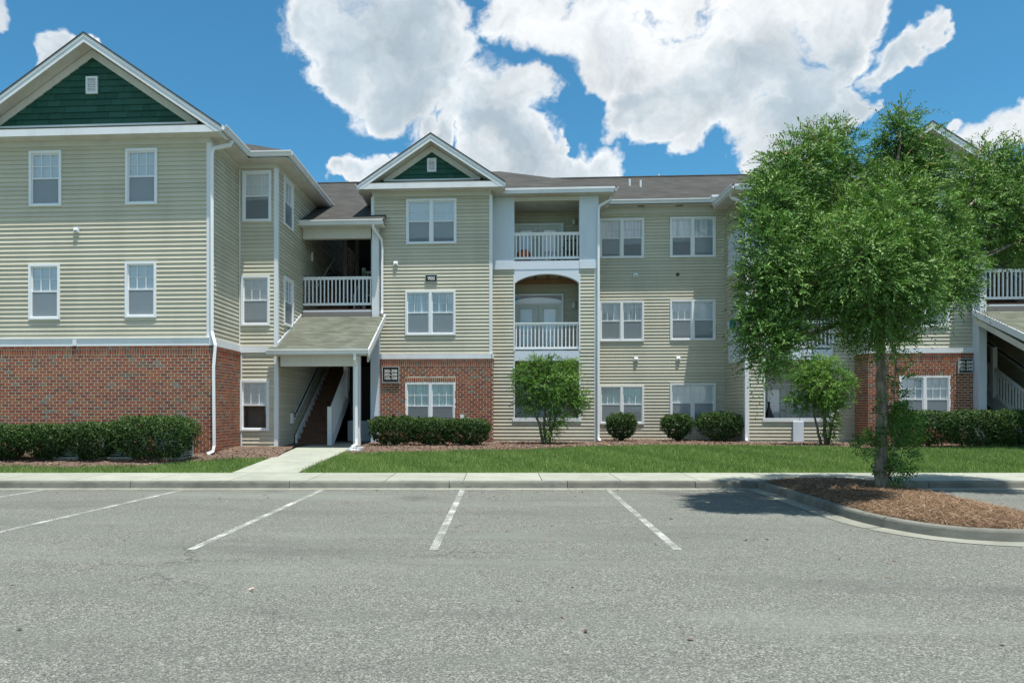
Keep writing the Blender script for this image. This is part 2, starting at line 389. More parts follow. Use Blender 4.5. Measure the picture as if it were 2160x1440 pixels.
M['chip'] = tintmat('bark_chips', [(0, (.07, .04, .03)), (.5, (.20, .125, .09)), (.9, (.32, .23, .17)), (1, (.5, .42, .34))], .9)
M['moss'] = mat('hanging_moss', (.20, .22, .17), .9, .1)
def f_bark(T, b):
    p = T.node('ShaderNodeNewGeometry').outputs['Position']
    n = T.noise(T.vmath('MULTIPLY', p, (1, 1, .3)), 16, 6, .65)
    T.put(b.inputs['Base Color'], T.mix(T.mr(n, .35, .68), (.115, .10, .078), (.26, .235, .19)))
    T.put(b.inputs['Normal'], T.bump(n, .8, .02))
M['bark'] = mat('smooth_grey_bark', (.18, .16, .12), .85, .2, f_bark)
M['orange'] = mat('orange_glazed_pot', (.55, .12, .03), .35, .5)
M['teal'] = mat('teal_cloth', (.02, .18, .22), .8, .2)
M['ac'] = mat('grey_green_enamel', (.22, .29, .26), .5, .4, dirty((.24, .31, .28), .12, 5))
M['signw'] = mat('white_lettering', (.8, .8, .78), .5, .4)
M['signk'] = mat('black_sign_face', (.012, .012, .014), .35, .5)
M['signf'] = mat('grey_sign_frame', (.42, .44, .46), .4, .5)
M['amber'] = mat('frosted_lamp_glass', (.7, .69, .64), .3, .5)

# ------------------------------------------------------------------ wall frames
class Wall:
    def __init__(s, P, d, n): s.P = P; s.d = d; s.n = n
    def p(s, a, z, o=0.0): return (s.P[0]+s.d[0]*a+s.n[0]*o, s.P[1]+s.d[1]*a+s.n[1]*o, z)
def front(Y): return Wall((0, Y), (1, 0), (0, -1))
def faceR(X): return Wall((X, 0), (0, 1), (1, 0))
def faceL(X): return Wall((X, 0), (0, 1), (-1, 0))
def wbox(mb, W, a0, a1, z0, z1, o0, o1, tint=.5):
    mb.hexa([W.p(a0,z0,o0), W.p(a1,z0,o0), W.p(a1,z0,o1), W.p(a0,z0,o1), W.p(a0,z1,o0), W.p(a1,z1,o0), W.p(a1,z1,o1), W.p(a0,z1,o1)], tint)
def sheet(W, a0, a1, z0, z1, holes, mb, o=0.0):
    xs = sorted({a0, a1, *[h[0] for h in holes if a0 < h[0] < a1], *[h[1] for h in holes if a0 < h[1] < a1]})
    zs = sorted({z0, z1, *[h[2] for h in holes if z0 < h[2] < z1], *[h[3] for h in holes if z0 < h[3] < z1]})
    for i in range(len(xs)-1):
        for j in range(len(zs)-1):
            cx, cz = (xs[i]+xs[i+1])/2, (zs[j]+zs[j+1])/2
            if any(h[0] < cx < h[1] and h[2] < cz < h[3] for h in holes): continue
            mb.quad(W.p(xs[i],zs[j],o), W.p(xs[i+1],zs[j],o), W.p(xs[i+1],zs[j+1],o), W.p(xs[i],zs[j+1],o))

B = thing('apartment_building', (0, 22, .4), 'three storey apartment building in tan lap siding and red brick with green shingled gables', 'building')

EXPO, LIP = .1115, .028
NPL = [0]
def siding(W, a0, a1, z0, z1, holes=(), single=True, base=0.0, name='siding_wall'):
    holes = [h for h in holes if h[1] > a0 and h[0] < a1]
    mb = MB(); sheet(W, a0, a1, z0, z1, holes, mb, base)
    wall = mb.build(name, M['siding'], B)
    joined = MB(); n = max(1, round((z1-z0)/EXPO)); e = (z1-z0)/n
    for i in range(n):
        zb, zt = z0+i*e, z0+(i+1)*e; tn = random.random()
        cuts = sorted({a0, a1, *[max(a0, min(a1, h[0])) for h in holes], *[max(a0, min(a1, h[1])) for h in holes]})
        runs = []
        for k in range(len(cuts)-1):
            c = (cuts[k]+cuts[k+1])/2; lo, hi = zb, zt
            for h in holes:
                if h[0] < c < h[1]:
                    if h[2] <= lo and h[3] >= hi: lo = hi
                    elif h[2] > lo and h[2] < hi and h[3] >= hi: hi = h[2]
                    elif h[3] < hi and h[3] > lo and h[2] <= lo: lo = h[3]
            if hi - lo > .004:
                if runs and abs(runs[-1][1]-cuts[k]) < 1e-6 and runs[-1][2:] == (lo, hi): runs[-1] = (runs[-1][0], cuts[k+1], lo, hi)
                else: runs.append((cuts[k], cuts[k+1], lo, hi))
        off = lambda z: base + .003 + LIP*(1-(z-zb)/e)
        for (x0, x1, lo, hi) in runs:
            one = single and NPL[0] < 300
            pm = MB() if one else joined
            if lo == zb: lo += .011                 # shadow gap under the lip
            if hi-lo < .004: continue
            pm.hexa([W.p(x0,lo,base), W.p(x1,lo,base), W.p(x1,lo,off(lo)), W.p(x0,lo,off(lo)),
                     W.p(x0,hi,base), W.p(x1,hi,base), W.p(x1,hi,off(hi)), W.p(x0,hi,off(hi))], tn)
            if one: pm.build('siding_plank', M['siding'], wall); NPL[0] += 1
    if joined.v: joined.build('siding_planks', M['siding'], wall, kind='stuff')
    return wall

BL, BH, BJ = .183, .0775, .019
unit = []
for i in range(10):
    unit.append(MB().box(-BL/2+BJ/2, BL/2-BJ/2, -.0, .005, BJ/2, BH-BJ/2, (i+.5)/10).mesh('brick', M['brick']))
NBR = [0]
def rnd_tint():
    r = random.random()
    return min(.99, r*.84 if random.random() < .93 else .82+r*.18)
def brickwall(W, a0, a1, z0, z1, holes=(), base=.06, single=0, soldier=True, lintels=()):
    allh = list(holes) + list(lintels)
    mb = MB(); sheet(W, a0, a1, z0, z1, holes, mb, base)
    for (x0, x1, lo, hi) in holes:       # reveals
        for q in ((x0,x0,lo,hi),(x1,x1,lo,hi)): mb.quad(W.p(q[0],lo,base), W.p(q[0],lo,0), W.p(q[0],hi,0), W.p(q[0],hi,base))
        mb.quad(W.p(x0,lo,base), W.p(x1,lo,base), W.p(x1,lo,0), W.p(x0,lo,0)); mb.quad(W.p(x0,hi,base), W.p(x1,hi,base), W.p(x1,hi,0), W.p(x0,hi,0))
    wall = mb.build('brick_wall', M['mortar'], B)
    J = MB()
    def br(x0, x1, lo, hi, proud=.005):
        pr = proud + random.uniform(-.002, .003)
        wbox(J, W, x0+BJ/2, x1-BJ/2, lo+BJ/2, hi-BJ/2, base-.01, base+pr, rnd_tint())
    top = z1
    if soldier:
        x = a0
        while x < a1-.02: br(x, min(x+.0665, a1), z1-.085, z1, .022); x += .0665
        x = a0
        while x < a1-.02: br(x, min(x+.0665, a1), z1-.235, z1-.085, .012); x += .0665
        top = z1-.235
    for (x0, x1, lo, hi) in lintels:
        x = x0
        while x < x1-.02: br(x, min(x+.0665, x1), lo, hi, .009); x += .0665
    nrow = int((top-z0)/BH)+1
    for r in range(nrow):
        hi = top - r*BH; lo = hi-BH
        if hi < z0+.01: break
        x = a0 - (BL/2 if r % 2 else 0)
        while x < a1-.02:
            x0, x1 = max(x, a0), min(x+BL, a1); x += BL
            if x1-x0 < .03: continue
            segs = [(x0, x1)]
            for h in allh:
                if lo+.03 < h[3] and hi-.03 > h[2]:
                    ns = []
                    for s0, s1 in segs:
                        if s1 <= h[0] or s0 >= h[1]: ns.append((s0, s1)); continue
                        if h[0]-s0 > .03: ns.append((s0, h[0]))
                        if s1-h[1] > .03: ns.append((h[1], s1))
                    segs = ns
            for s0, s1 in segs:
                if NBR[0] < single and abs((s1-s0)-BL) < 1e-6:
                    NBR[0] += 1; px = W.p((s0+s1)/2, lo, base+.0)
                    o = link('brick', unit[int(rnd_tint()*10)], wall, loc=px)
                    o.rotation_euler = (0, 0, math.atan2(W.n[1], W.n[0]) - math.pi/2)
                    o.location.z += random.uniform(-.001, .001)
                else: br(s0, s1, lo, hi)
    J.build('brick_coursing', M['brick'], wall, kind='stuff')
    return wall

def window(W, a0, a1, z0, z1, double=False, base=0.0, proud=.05, shade='blind', cover=1.0, grid=True, fill=.0, screen_=True, grid_lower=False):
    """mounted window: outer frame, sashes, panes, muntins, screen, blind"""
    F = MB(); t = .062; dep = -.09
    def fr(x0, x1, lo, hi, o1=proud): wbox(F, W, x0, x1, lo, hi, dep, base+o1)
    fr(a0, a0+t, z0, z1); fr(a1-t, a1, z0, z1); fr(a0+t, a1-t, z0, z0+t*.8, proud+.01); fr(a0+t, a1-t, z1-t, z1)
    halves = [(a0+t, a1-t)]
    if double:
        c = (a0+a1)/2; fr(c-.045, c+.045, z0+t*.8, z1-t); halves = [(a0+t, c-.045), (c+.045, a1-t)]
    win = F.build('window', M['vinyl_white'], B)
    zi0, zi1 = z0+t*.8, z1-t; zm = zi0+(zi1-zi0)*.5
    for (x0, x1) in halves:
        s = MB(); sr = .028
        for (lo, hi, o) in ((zm-.01, zi1, base-.0), (zi0, zm+.03, base+.018)):
            wbox(s, W, x0, x0+sr, lo, hi, base-.06, o); wbox(s, W, x1-sr, x1, lo, hi, base-.06, o)
            wbox(s, W, x0+sr, x1-sr, lo, lo+sr*1.2, base-.06, o); wbox(s, W, x0+sr, x1-sr, hi-sr*1.2, hi, base-.06, o)
        s.build('sash', M['vinyl_white'], win)
        MB().quad(W.p(x0+sr,zm+.02,base-.03), W.p(x1-sr,zm+.02,base-.03), W.p(x1-sr,zi1-sr,base-.03), W.p(x0+sr,zi1-sr,base-.03)).build('pane', M['glass'], win)
        MB().quad(W.p(x0+sr,zi0+sr,base-.02), W.p(x1-sr,zi0+sr,base-.02), W.p(x1-sr,zm,base-.02), W.p(x0+sr,zm,base-.02)).build('pane', M['glass'], win)
        if screen_: MB().quad(W.p(x0+sr,zi0+sr,base+.008), W.p(x1-sr,zi0+sr,base+.008), W.p(x1-sr,zm-.005,base+.008), W.p(x0+sr,zm-.005,base+.008)).build('insect_screen', M['screen'], win)
        if grid:
            g = MB()
            for k in (1, 2):
                x = x0+(x1-x0)*k/3; wbox(g, W, x-.009, x+.009, zm+.02, zi1-sr, base-.028, base-.014)
            z = (zm+zi1)/2; wbox(g, W, x0+sr, x1-sr, z-.009, z+.009, base-.028, base-.0135)
            g.build('muntins', M['vinyl_white'], win)
        cv_ = cover if cover < .9 else cover-random.choice((0, 0, 0, .04, .12, .3))*(0 if not double else 1)
        zb = zi1-(zi1-zi0)*cv_
        if cover > .02:
            MB().quad(W.p(x0,zb,base-.052), W.p(x1,zb,base-.052), W.p(x1,zi1,base-.052), W.p(x0,zi1,base-.052)).build(
                'blind' if shade == 'blind' else 'curtain', M[shade], win)
    r = MB(); x0, x1 = a0+.01, a1-.01
    q = [W.p(x0,z0+.01,base-.088), W.p(x1,z0+.01,base-.088), W.p(x1,z1-.01,base-.088), W.p(x0,z1-.01,base-.088)]
    k = [W.p(x0,z0+.01,base-.6), W.p(x1,z0+.01,base-.6), W.p(x1,z1-.01,base-.6), W.p(x0,z1-.01,base-.6)]
    r.quad(*k)
    for i in range(4): r.quad(q[i], q[(i+1)%4], k[(i+1)%4], k[i])
    r.build('room_interior', M['room'], win)
    return win

def pxwin(W, px, plane, side=False):
    u0, v0, u1, v1 = px
    if side:
        y0, zt = onX(u0, v0, plane); y1, _ = onX(u1, v0, plane); _, zb = onX(u0, v1, plane); return y0, y1, zb, zt
    x0, zt = onY(u0, v0, plane); x1, zt2 = onY(u1, v0, plane); _, zb = onY(u0, v1, plane); _, zb2 = onY(u1, v1, plane)
    return x0, x1, (zb+zb2)/2, (zt+zt2)/2
def hole(w_, m=.03): return (w_[0]+m, w_[1]-m, w_[2]+m, w_[3]-m)

def trim(W, a0, a1, z0, z1, o0, o1, name='trim_board', m='white', parent=None):
    mb = MB(); wbox(mb, W, a0, a1, z0, z1, o0, o1); return mb.build(name, M[m], parent or B)
def corner_board(X, Y, z0, z1, sx=1, wd=.09, name='corner_board'):
    """L-shaped board on the outside corner at (X,Y); sx=+1 when the side wall faces +X"""
    mb = MB(); t = .032
    mb.box(X-wd if sx > 0 else X-t, X+t if sx > 0 else X+wd, Y-t, Y, z0, z1)
    mb.box(X if sx > 0 else X-t, X+t if sx > 0 else X, Y, Y+wd, z0, z1)
    return mb.build(name, M['white'], B)
def gutter(p0, p1, h=.13, d=.12, out=(0, -1), name='gutter'):
    """K-style trough from p0 to p1 (top rear edge), open at the top, leaning out towards `out`"""
    mb = MB(); prof = [(0, 0), (0, -h), (d*.55, -h), (d*.62, -h*.55), (d, -h*.25), (d, 0), (d-.012, 0), (d-.012, -h*.2), (d*.55, -h*.5), (d*.5, -h+.012), (.012, -h+.012), (.012, 0)]
    def P(p, q): return (p[0]+out[0]*q[0], p[1]+out[1]*q[0], p[2]+q[1])
    n = len(prof); vv = [P(p0, q) for q in prof] + [P(p1, q) for q in prof]
    mb.closed(vv, [tuple(range(n))[::-1], tuple(range(n, 2*n))] + [(i, (i+1) % n, (i+1) % n+n, i+n) for i in range(n)])
    return mb.build(name, M['white'], B)
def downspout(pts, r=.05, label=None):
    mb = MB(); mb.tube(pts, r, 4)
    o = mb.build('downspout', M['vinyl_white'], B)
    s = MB()
    z = pts[-2][2] + 1.0
    while z < pts[-3][2] - .3 and len(pts) > 3 and abs(pts[-2][0]-pts[-3][0]) < .02:
        x, y = pts[-2][0], pts[-2][1]; s.box(x-.06, x+.06, y-.045, y+.045, z, z+.03); z += 1.7
    if s.v: s.build('strap', M['white'], o)
    return o
def slab(poly, th, m, name='roof', parent=None):
    return MB().prism(poly, (0, 0, -th)).build(name, M[m], parent or B)
EAVB, EAVT = 8.43, 8.60

def clip(poly, a, b, c):
    """keep a*x+b*z<=c"""
    o = []
    for i in range(len(poly)):
        p, q = poly[i], poly[(i+1) % len(poly)]; fp, fq = a*p[0]+b*p[1]-c, a*q[0]+b*q[1]-c
        if fp <= 0: o.append(p)
        if (fp < 0 < fq) or (fq < 0 < fp):
            t = fp/(fp-fq); o.append((p[0]+(q[0]-p[0])*t, p[1]+(q[1]-p[1])*t))
    return o

def gable(Xc, half, Y, over, Yback, slope, zbase=8.79, zE=EAVT):
    """street-facing gable: shingled triangle, rake trim, pent strip, two roof slopes, vent"""
    W = front(Y); zap = zE+.03+half*slope
    # green shingles
    tri_top = zap - .30*math.sqrt(1+slope*slope) - .10
    e = .163; z = zbase+.05
    back = MB(); hb = (tri_top+.1-zbase)/slope
    back.quad(W.p(Xc-hb, zbase, .0), W.p(Xc+hb, zbase, .0), W.p(Xc, tri_top+.1, .0))
    gw = back.build('gable_wall', M['shake'], B)
    while z < tri_top-.03:
        x = Xc-half-random.uniform(0, .3)
        while x < Xc+half:
            wd = random.choice((.16, .2, .28, .36, .5, .66)); poly = [(x+.003, z), (x+wd-.003, z), (x+wd-.003, z+e), (x+.003, z+e)]; x += wd
            poly = clip(poly, slope, 1, tri_top+.05+Xc*slope); poly = clip(poly, -slope, 1, tri_top+.05-Xc*slope) if poly else []
            if len(poly) < 3: continue
            jt = random.uniform(-.002, .003)
            off = lambda zz: .006+.026*(1-(zz-z)/e)+jt
            fr_ = [W.p(p[0], p[1], off(p[1])) for p in poly]; bk = [W.p(p[0], p[1], .001) for p in poly]; n = len(poly)
            m_ = MB(); m_.closed(fr_+bk, [tuple(range(n)), tuple(range(2*n-1, n-1, -1))]+[(i, i+n, (i+1) % n+n, (i+1) % n) for i in range(n)], random.random())
            m_.build('shingle', M['shake'], gw)
        z += e
    # base strip
    trim(W, Xc-hb-.05, Xc+hb+.05, zbase, zbase+.05, 0, .05)
    # pent strip of shingles between the fascia and the gable wall
    MB().hexa([(Xc-half+.25, Y-over+.02, zE), (Xc+half-.25, Y-over+.02, zE), (Xc+half-.25, Y, zE), (Xc-half+.25, Y, zE),
               (Xc-half+.25, Y-over+.02, zE+.03), (Xc+half-.25, Y-over+.02, zE+.03), (Xc+half-.35, Y, zbase), (Xc-half+.35, Y, zbase)]).build('pent_roof', M['roof_green'], B)
    for sg in (-1, 1):
        ex, ez = Xc+sg*(half+.06), zE+.03-.06*slope
        nx = slope/math.sqrt(1+slope**2); L = math.sqrt(1+slope**2)
        # roof slope
        MB().prism([(Xc, Y-over-.03, zap), (ex, Y-over-.03, ez), (ex, Yback, ez), (Xc, Yback, zap)], (0, 0, -.045)).build('roof_slope', M['roof'], B)
        # soffit under the rake
        MB().prism([(Xc, Y-over+.02, zap-.047), (ex-sg*.02, Y-over+.02, ez-.047+.02*slope), (ex-sg*.02, Y+.05, ez-.047+.02*slope), (Xc, Y+.05, zap-.047)], (0, 0, -.17*L+.02)).build('rake_soffit', M['soffit'], B)
        # rake fascia
        MB().prism([(p[0], Y-over-.006, p[1]) for p in clip([(Xc, zap-.046), (ex, ez-.046), (ex, ez-.046-.17*L), (Xc, zap-.046-.17*L)], 0, -1, -EAVB-.004)], (0, .027, 0)).build('rake_board', M['white'], B)
        MB().prism([(Xc, Y-over-.02, zap-.046), (ex, Y-over-.02, ez-.046), (ex, Y-over-.02, ez-.046-.06*L), (Xc, Y-over-.02, zap-.046-.06*L)], (0, .0135, 0)).build('rake_moulding', M['white'], B)
        # rake trim on the gable wall
        za = zap-.046-.17*L; e2 = (za-(zbase+.05))/slope; e3 = (za-.17*L-(zbase+.05))/slope
        MB().prism([(Xc, Y-.045, za), (Xc+sg*e2, Y-.045, zbase+.05), (Xc+sg*e3, Y-.045, zbase+.05), (Xc, Y-.045, za-.17*L)], (0, .045, 0)).build('rake_trim', M['beam'], B)
    for sg in (-1, 1):       # boxed eave return closing the corner
        x0_, x1_ = sorted((Xc+sg*(half-.75), Xc+sg*(half+.045)))
        MB().box(x0_, x1_, Y-over+.004, Y+.0, EAVB+.03, zE-.002).build('eave_return', M['white'], B)
    # eave fascia + flat soffit + frieze
    trim(front(Y-over), Xc-half, Xc+half, EAVB, zE, -.02, .0, 'fascia_board')
    MB().box(Xc-half+.02, Xc+half-.02, Y-over+.02, Y, EAVB+.01, EAVB+.03).build('soffit', M['soffit'], B)
    # vent
    vx, vz = .155, .44; vz0 = zbase + (tri_top-zbase)*(.47 if half > 3 else .30)
    if half < 3: vx, vz = .145, .43
    f = MB(); wbox(f, W, Xc-vx, Xc+vx, vz0, vz0+.05, .02, .07); wbox(f, W, Xc-vx, Xc+vx, vz0+vz-.05, vz0+vz, .02, .07)
    wbox(f, W, Xc-vx, Xc-vx+.05, vz0+.05, vz0+vz-.05, .02, .07); wbox(f, W, Xc+vx-.05, Xc+vx, vz0+.05, vz0+vz-.05, .02, .07)
    wbox(f, W, Xc-vx+.05, Xc+vx-.05, vz0+.05, vz0+vz-.05, .02, .03)
    vt = f.build('gable_vent', M['white'], B); k = vz0+.06
    while k < vz0+vz-.08:
        MB().hexa([W.p(Xc-vx+.05,k,.03), W.p(Xc+vx-.05,k,.03), W.p(Xc+vx-.05,k-.006,.065), W.p(Xc-vx+.05,k-.006,.065),
                   W.p(Xc-vx+.05,k+.034,.03), W.p(Xc+vx-.05,k+.034,.03), W.p(Xc+vx-.05,k+.006,.065), W.p(Xc-vx+.05,k+.006,.065)]).build('louvre', M['white'], vt); k += .046
    return zap

balu = {}
def baluster_mesh(h):
    k = round(h, 3)
    if k not in balu: balu[k] = MB().box(-.019, .019, -.019, .019, 0, h).mesh('baluster', M['vinyl_white'])
    return balu[k]
def railing(W, a0, a1, z0, z1, n, o=0.0):
    """level balustrade; balusters hang between two rails"""
    r = MB(); wbox(r, W, a0, a1, z1-.09, z1-.035, o-.03, o+.03); wbox(r, W, a0, a1, z1-.035, z1, o-.05, o+.05)
    wbox(r, W, a0, a1, z0, z0+.075, o-.028, o+.028)
    rl = r.build('railing', M['vinyl_white'], B)
    for i in range(n):
        a = a0+(a1-a0)*(i+.5)/n; link('baluster', baluster_mesh(z1-.09-z0-.075), rl, loc=W.p(a, z0+.075, o))
    return rl

def door_leaf(W, a0, a1, z0, z1, parent, glass=True):
    """french door leaf: stile-and-rail slab with one long glazed light"""
    d = MB(); s = .16
    wbox(d, W, a0, a0+s, z0, z1, 0, .04); wbox(d, W, a1-s, a1, z0, z1, 0, .04)
    wbox(d, W, a0+s, a1-s, z0, z0+.3, 0, .04); wbox(d, W, a0+s, a1-s, z1-.12, z1, 0, .04)
    for (x0, x1, lo, hi) in ((a0+s, a0+s+.03, z0+.3, z1-.12), (a1-s-.03, a1-s, z0+.3, z1-.12)): wbox(d, W, x0, x1, lo, hi, .0, .052)
    wbox(d, W, a0+s, a1-s, z1-.15, z1-.12, .0, .052)
    d.build('door_leaf', M['door'], parent)
    MB().quad(W.p(a0+s,z0+.3,.02), W.p(a1-s,z0+.3,.02), W.p(a1-s,z1-.12,.02), W.p(a0+s,z1-.12,.02)).build('door_glass', M['glass'], parent)
    MB().quad(W.p(a0+s,z0+.3,.005), W.p(a1-s,z0+.3,.005), W.p(a1-s,z1-.12,.005), W.p(a0+s,z1-.12,.005)).build('door_blind', M['blind'], parent)
def french_doors(W, a0, a1, z0, z1, transom=None, arc=True):
    f = MB(); t = .07; top = transom or z1
    wbox(f, W, a0, a0+t, z0, top, .0, .07); wbox(f, W, a1-t, a1, z0, top, .0, .07); wbox(f, W, a0+t, a1-t, top-t, top, .0, .07)
    if transom: wbox(f, W, a0+t, a1-t, z1-.05, z1, .0, .07)
    fd = f.build('french_door', M['vinyl_white'], B)
    c = (a0+a1)/2; zz = z1-(.05 if transom else t)
    door_leaf(W, a0+t, c-.006, z0+.02, zz, fd); door_leaf(W, c+.006, a1-t, z0+.02, zz, fd)
    h = MB(); h.tube([W.p(c-.06, z0+1.0, .04), W.p(c-.06, z0+1.0, .09), W.p(c-.15, z0+1.0, .09)], .012, 6); h.build('door_handle', M['black'], fd)
    if transom:
        MB().quad(W.p(a0+t,z1,.03), W.p(a1-t,z1,.03), W.p(a1-t,transom-t,.03), W.p(a0+t,transom-t,.03)).build('transom_glass', M['glass'], fd)
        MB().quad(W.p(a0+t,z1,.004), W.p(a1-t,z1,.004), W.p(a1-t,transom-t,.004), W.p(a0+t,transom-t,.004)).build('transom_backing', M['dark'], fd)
        if not arc: return fd
        n = 14; xs = [a0+t+(a1-a0-2*t)*i/n for i in range(n+1)]; hgt = transom-t-z1
        arcp = [W.p(x, z1+.03+(hgt-.08)*math.sqrt(max(0, 1-((x-c)/((a1-a0)/2-t))**2*.9)), .012) for x in xs]
        g = MB(); g.prism([W.p(xs[0], z1, .012)]+arcp+[W.p(xs[-1], z1, .012)], Vector(W.p(0, 0, .008))-Vector(W.p(0, 0, 0))); g.build('transom_shade', M['blind'], fd)
    return fd
def wall_lamp(x, y, z):
    m = MB(); m.box(x-.045, x+.045, y-.02, y, z-.05, z+.1)
    lm = m.build('wall_lamp', M['white'], B)
    g = MB(); g.tube([(x, y-.08, z-.09), (x, y-.08, z-.08), (x, y-.08, z+.07), (x, y-.08, z+.11)], [.05, .068, .068, .04], 10); g.build('lamp_shade', M['amber'], lm, smooth=True)
def vent_cap(W, a, z, s=.075, dark=False):
    v = MB(); wbox(v, W, a-s, a+s, z-s, z+s, .02, .055)
    v.hexa([W.p(a-s*.7,z-s*.6,.055), W.p(a+s*.7,z-s*.6,.055), W.p(a+s*.7,z-s*.7,.085), W.p(a-s*.7,z-s*.7,.085), W.p(a-s*.7,z+s*.7,.055), W.p(a+s*.7,z+s*.7,.055), W.p(a+s*.7,z+s*.1,.085), W.p(a-s*.7,z+s*.1,.085)])
    o = v.build('vent_cap', M['black' if dark else 'white'], B)
    l = MB(); wbox(l, W, a-s*.5, a+s*.5, z-s*.58, z-s*.35, .087, .091); l.build('vent_flap', M['dark'], o)

#=====================================================================  LEFT WING
Y1, X1, XL = 17.68, -7.22, -13.45
W1 = front(Y1)
Lw = [pxwin(W1, p, Y1) for p in ((63,319,131,436), (266,314,333,432), (62,557,128,674), (265,552,331,670))]
siding(W1, XL, X1, 3.34, 8.30, [hole(q) for q in Lw])
for i, q in enumerate(Lw): window(W1, *q, shade='blind', cover=1.0)
trim(W1, XL, X1, 8.30, EAVB+.01, 0, .03, 'frieze_board', 'beam')
trim(W1, XL, X1+.10, 3.155, 3.34, 0, .075, 'band_board')
trim(W1, XL, X1+.12, 3.34, 3.36, 0, .10, 'drip_cap')
vent_cap(W1, *onY(163, 486, Y1))
wbx = MB(); a_, z_ = onY(162, 725, Y1); wbox(wbx, W1, a_-.05, a_+.05, z_-.06, z_+.1, .07, .11); wbx.build('outlet_cover', M['white'], B)
brickwall(W1, XL, X1+.072, .1, 3.155, single=300)
# side of the left wing
Y3 = 19.62; W2 = faceR(X1)
siding(W2, Y1, Y3, 3.34, 8.30, single=False)
trim(W2, Y1, Y3, 8.30, EAVB+.01, 0, .03, 'frieze_board', 'beam')
trim(W2, Y1-.10, Y3, 3.155, 3.34, 0, .075, 'band_board')
brickwall(W2, Y1-.0, Y3, .1, 3.155)
corner_board(X1, Y1, 3.34, 8.30, 1, .10)
# return bay
X4 = -6.11; W3 = front(Y3)
w3 = [pxwin(W3, p, Y3) for p in ((512,361,573,468), (509,581,570,687), (507,801,568,908))]
siding(W3, X1, X4, 3.30, 8.30, [hole(q) for q in w3], single=False)
siding(W3, X1+.075, X4, .35, 3.13, [hole(q) for q in w3], single=False)
trim(W3, X1, X4+.03, 3.13, 3.30, 0, .05, 'band_board')
trim(W3, X1, X4, 8.30, EAVB+.01, 0, .03, 'frieze_board', 'beam')
trim(W3, X1+.027, X1+.062, 3.3, 8.30, .0, .034, 'inside_corner_trim')
trim(W3, X1+.075, X1+.115, .3, 3.13, .0, .034, 'inside_corner_trim')
window(W3, *w3[0], cover=.56); window(W3, *w3[1], cover=.9); window(W3, *w3[2], cover=.5, screen_=False)
corner_board(X4, Y3, .3, 8.30, 1, .085)
# deep side wall of the breezeway
W4 = faceR(X4); YB = 31.5
y0, zt = onX(597, 369, X4); y1, _ = onX(617, 395, X4); _, zb = onX(597, 472, X4)
y1 = y0+.95
sw = [(y0, y1, zt-1.42, zt), (y0, y1, zt-1.42-2.9, zt-2.9)]
siding(W4, Y3, YB, .35, 8.30, [hole(q) for q in sw], single=False)
for q in sw: window(W4, *q, cover=.6, shade='curtain')
trim(W4, Y3, 24.5, 8.30, EAVB+.01, 0, .03, 'frieze_board', 'beam')
# left gable
gable(-10.32, 3.47, Y1, .41, 27.0, .687)
# eaves of the return
OV = .44
MB().box(X1, X1+OV, Y1+.002, Y3-OV, EAVB+.01, EAVB+.03).build('soffit', M['soffit'], B)
MB().box(X1, X4+OV, Y3-OV, Y3, EAVB+.01, EAVB+.03).build('soffit', M['soffit'], B)
MB().box(X4, X4+OV, Y3, 25.2, EAVB+.01, EAVB+.03).build('soffit', M['soffit'], B)
trim(faceR(X1+OV), Y1-.0, Y3-OV, EAVB, EAVT-.01, -.02, 0, 'fascia_board')
trim(front(Y3-OV), X1+OV, X4+OV, EAVB, EAVT-.01, -.02, 0, 'fascia_board')
trim(faceR(X4+OV), Y3-OV, 25.2, EAVB, EAVT-.01, -.02, 0, 'fascia_board')
gutter((X1+OV, Y1-.41, EAVT), (X1+OV, Y3-OV, EAVT), out=(1, 0))
gutter((X1+OV+.0, Y3-OV, EAVT), (X4+OV+.12, Y3-OV, EAVT))
gutter((X4+OV, Y3-OV, EAVT), (X4+OV, 25.2, EAVT), out=(1, 0))
# hipped roof over the return
hx0, hx1, hy0 = -10.2, X4+OV, Y3-OV; hr = (hx1-hx0)/2
zr = EAVT+.03+.5*2.9
MB().prism([(hx1, hy0, EAVT+.02), (hx1, 26.5, EAVT+.02), (hx1-2.9, 26.5, zr), (hx1-2.9, hy0+2.9, zr)], (0, 0, -.05)).build('roof_slope', M['roof'], B)
MB().prism([(hx1, hy0, EAVT+.02), (hx1-2.9, hy0+2.9, zr), (hx0, hy0+2.9, zr), (hx0, hy0, EAVT+.02)], (0, 0, -.05)).build('roof_slope', M['roof'], B)
# left wing downspout on its corner
dsx = X1+.10
downspout([(X1+OV+.02, Y1+.25, EAVB+.02), (X1+OV-.02, Y1+.22, EAVB-.1), (dsx, Y1-.05, EAVB-.28), (dsx-.03, Y1-.095, 8.0), (dsx-.03, Y1-.095, 3.5),
           (dsx+.09, Y1-.18, 3.15), (dsx+.05, Y1-.20, 2.6), (dsx+.05, Y1-.16, .62), (dsx+.03, Y1-.20, .48), (dsx-.08, Y1-.30, .42)], .052)

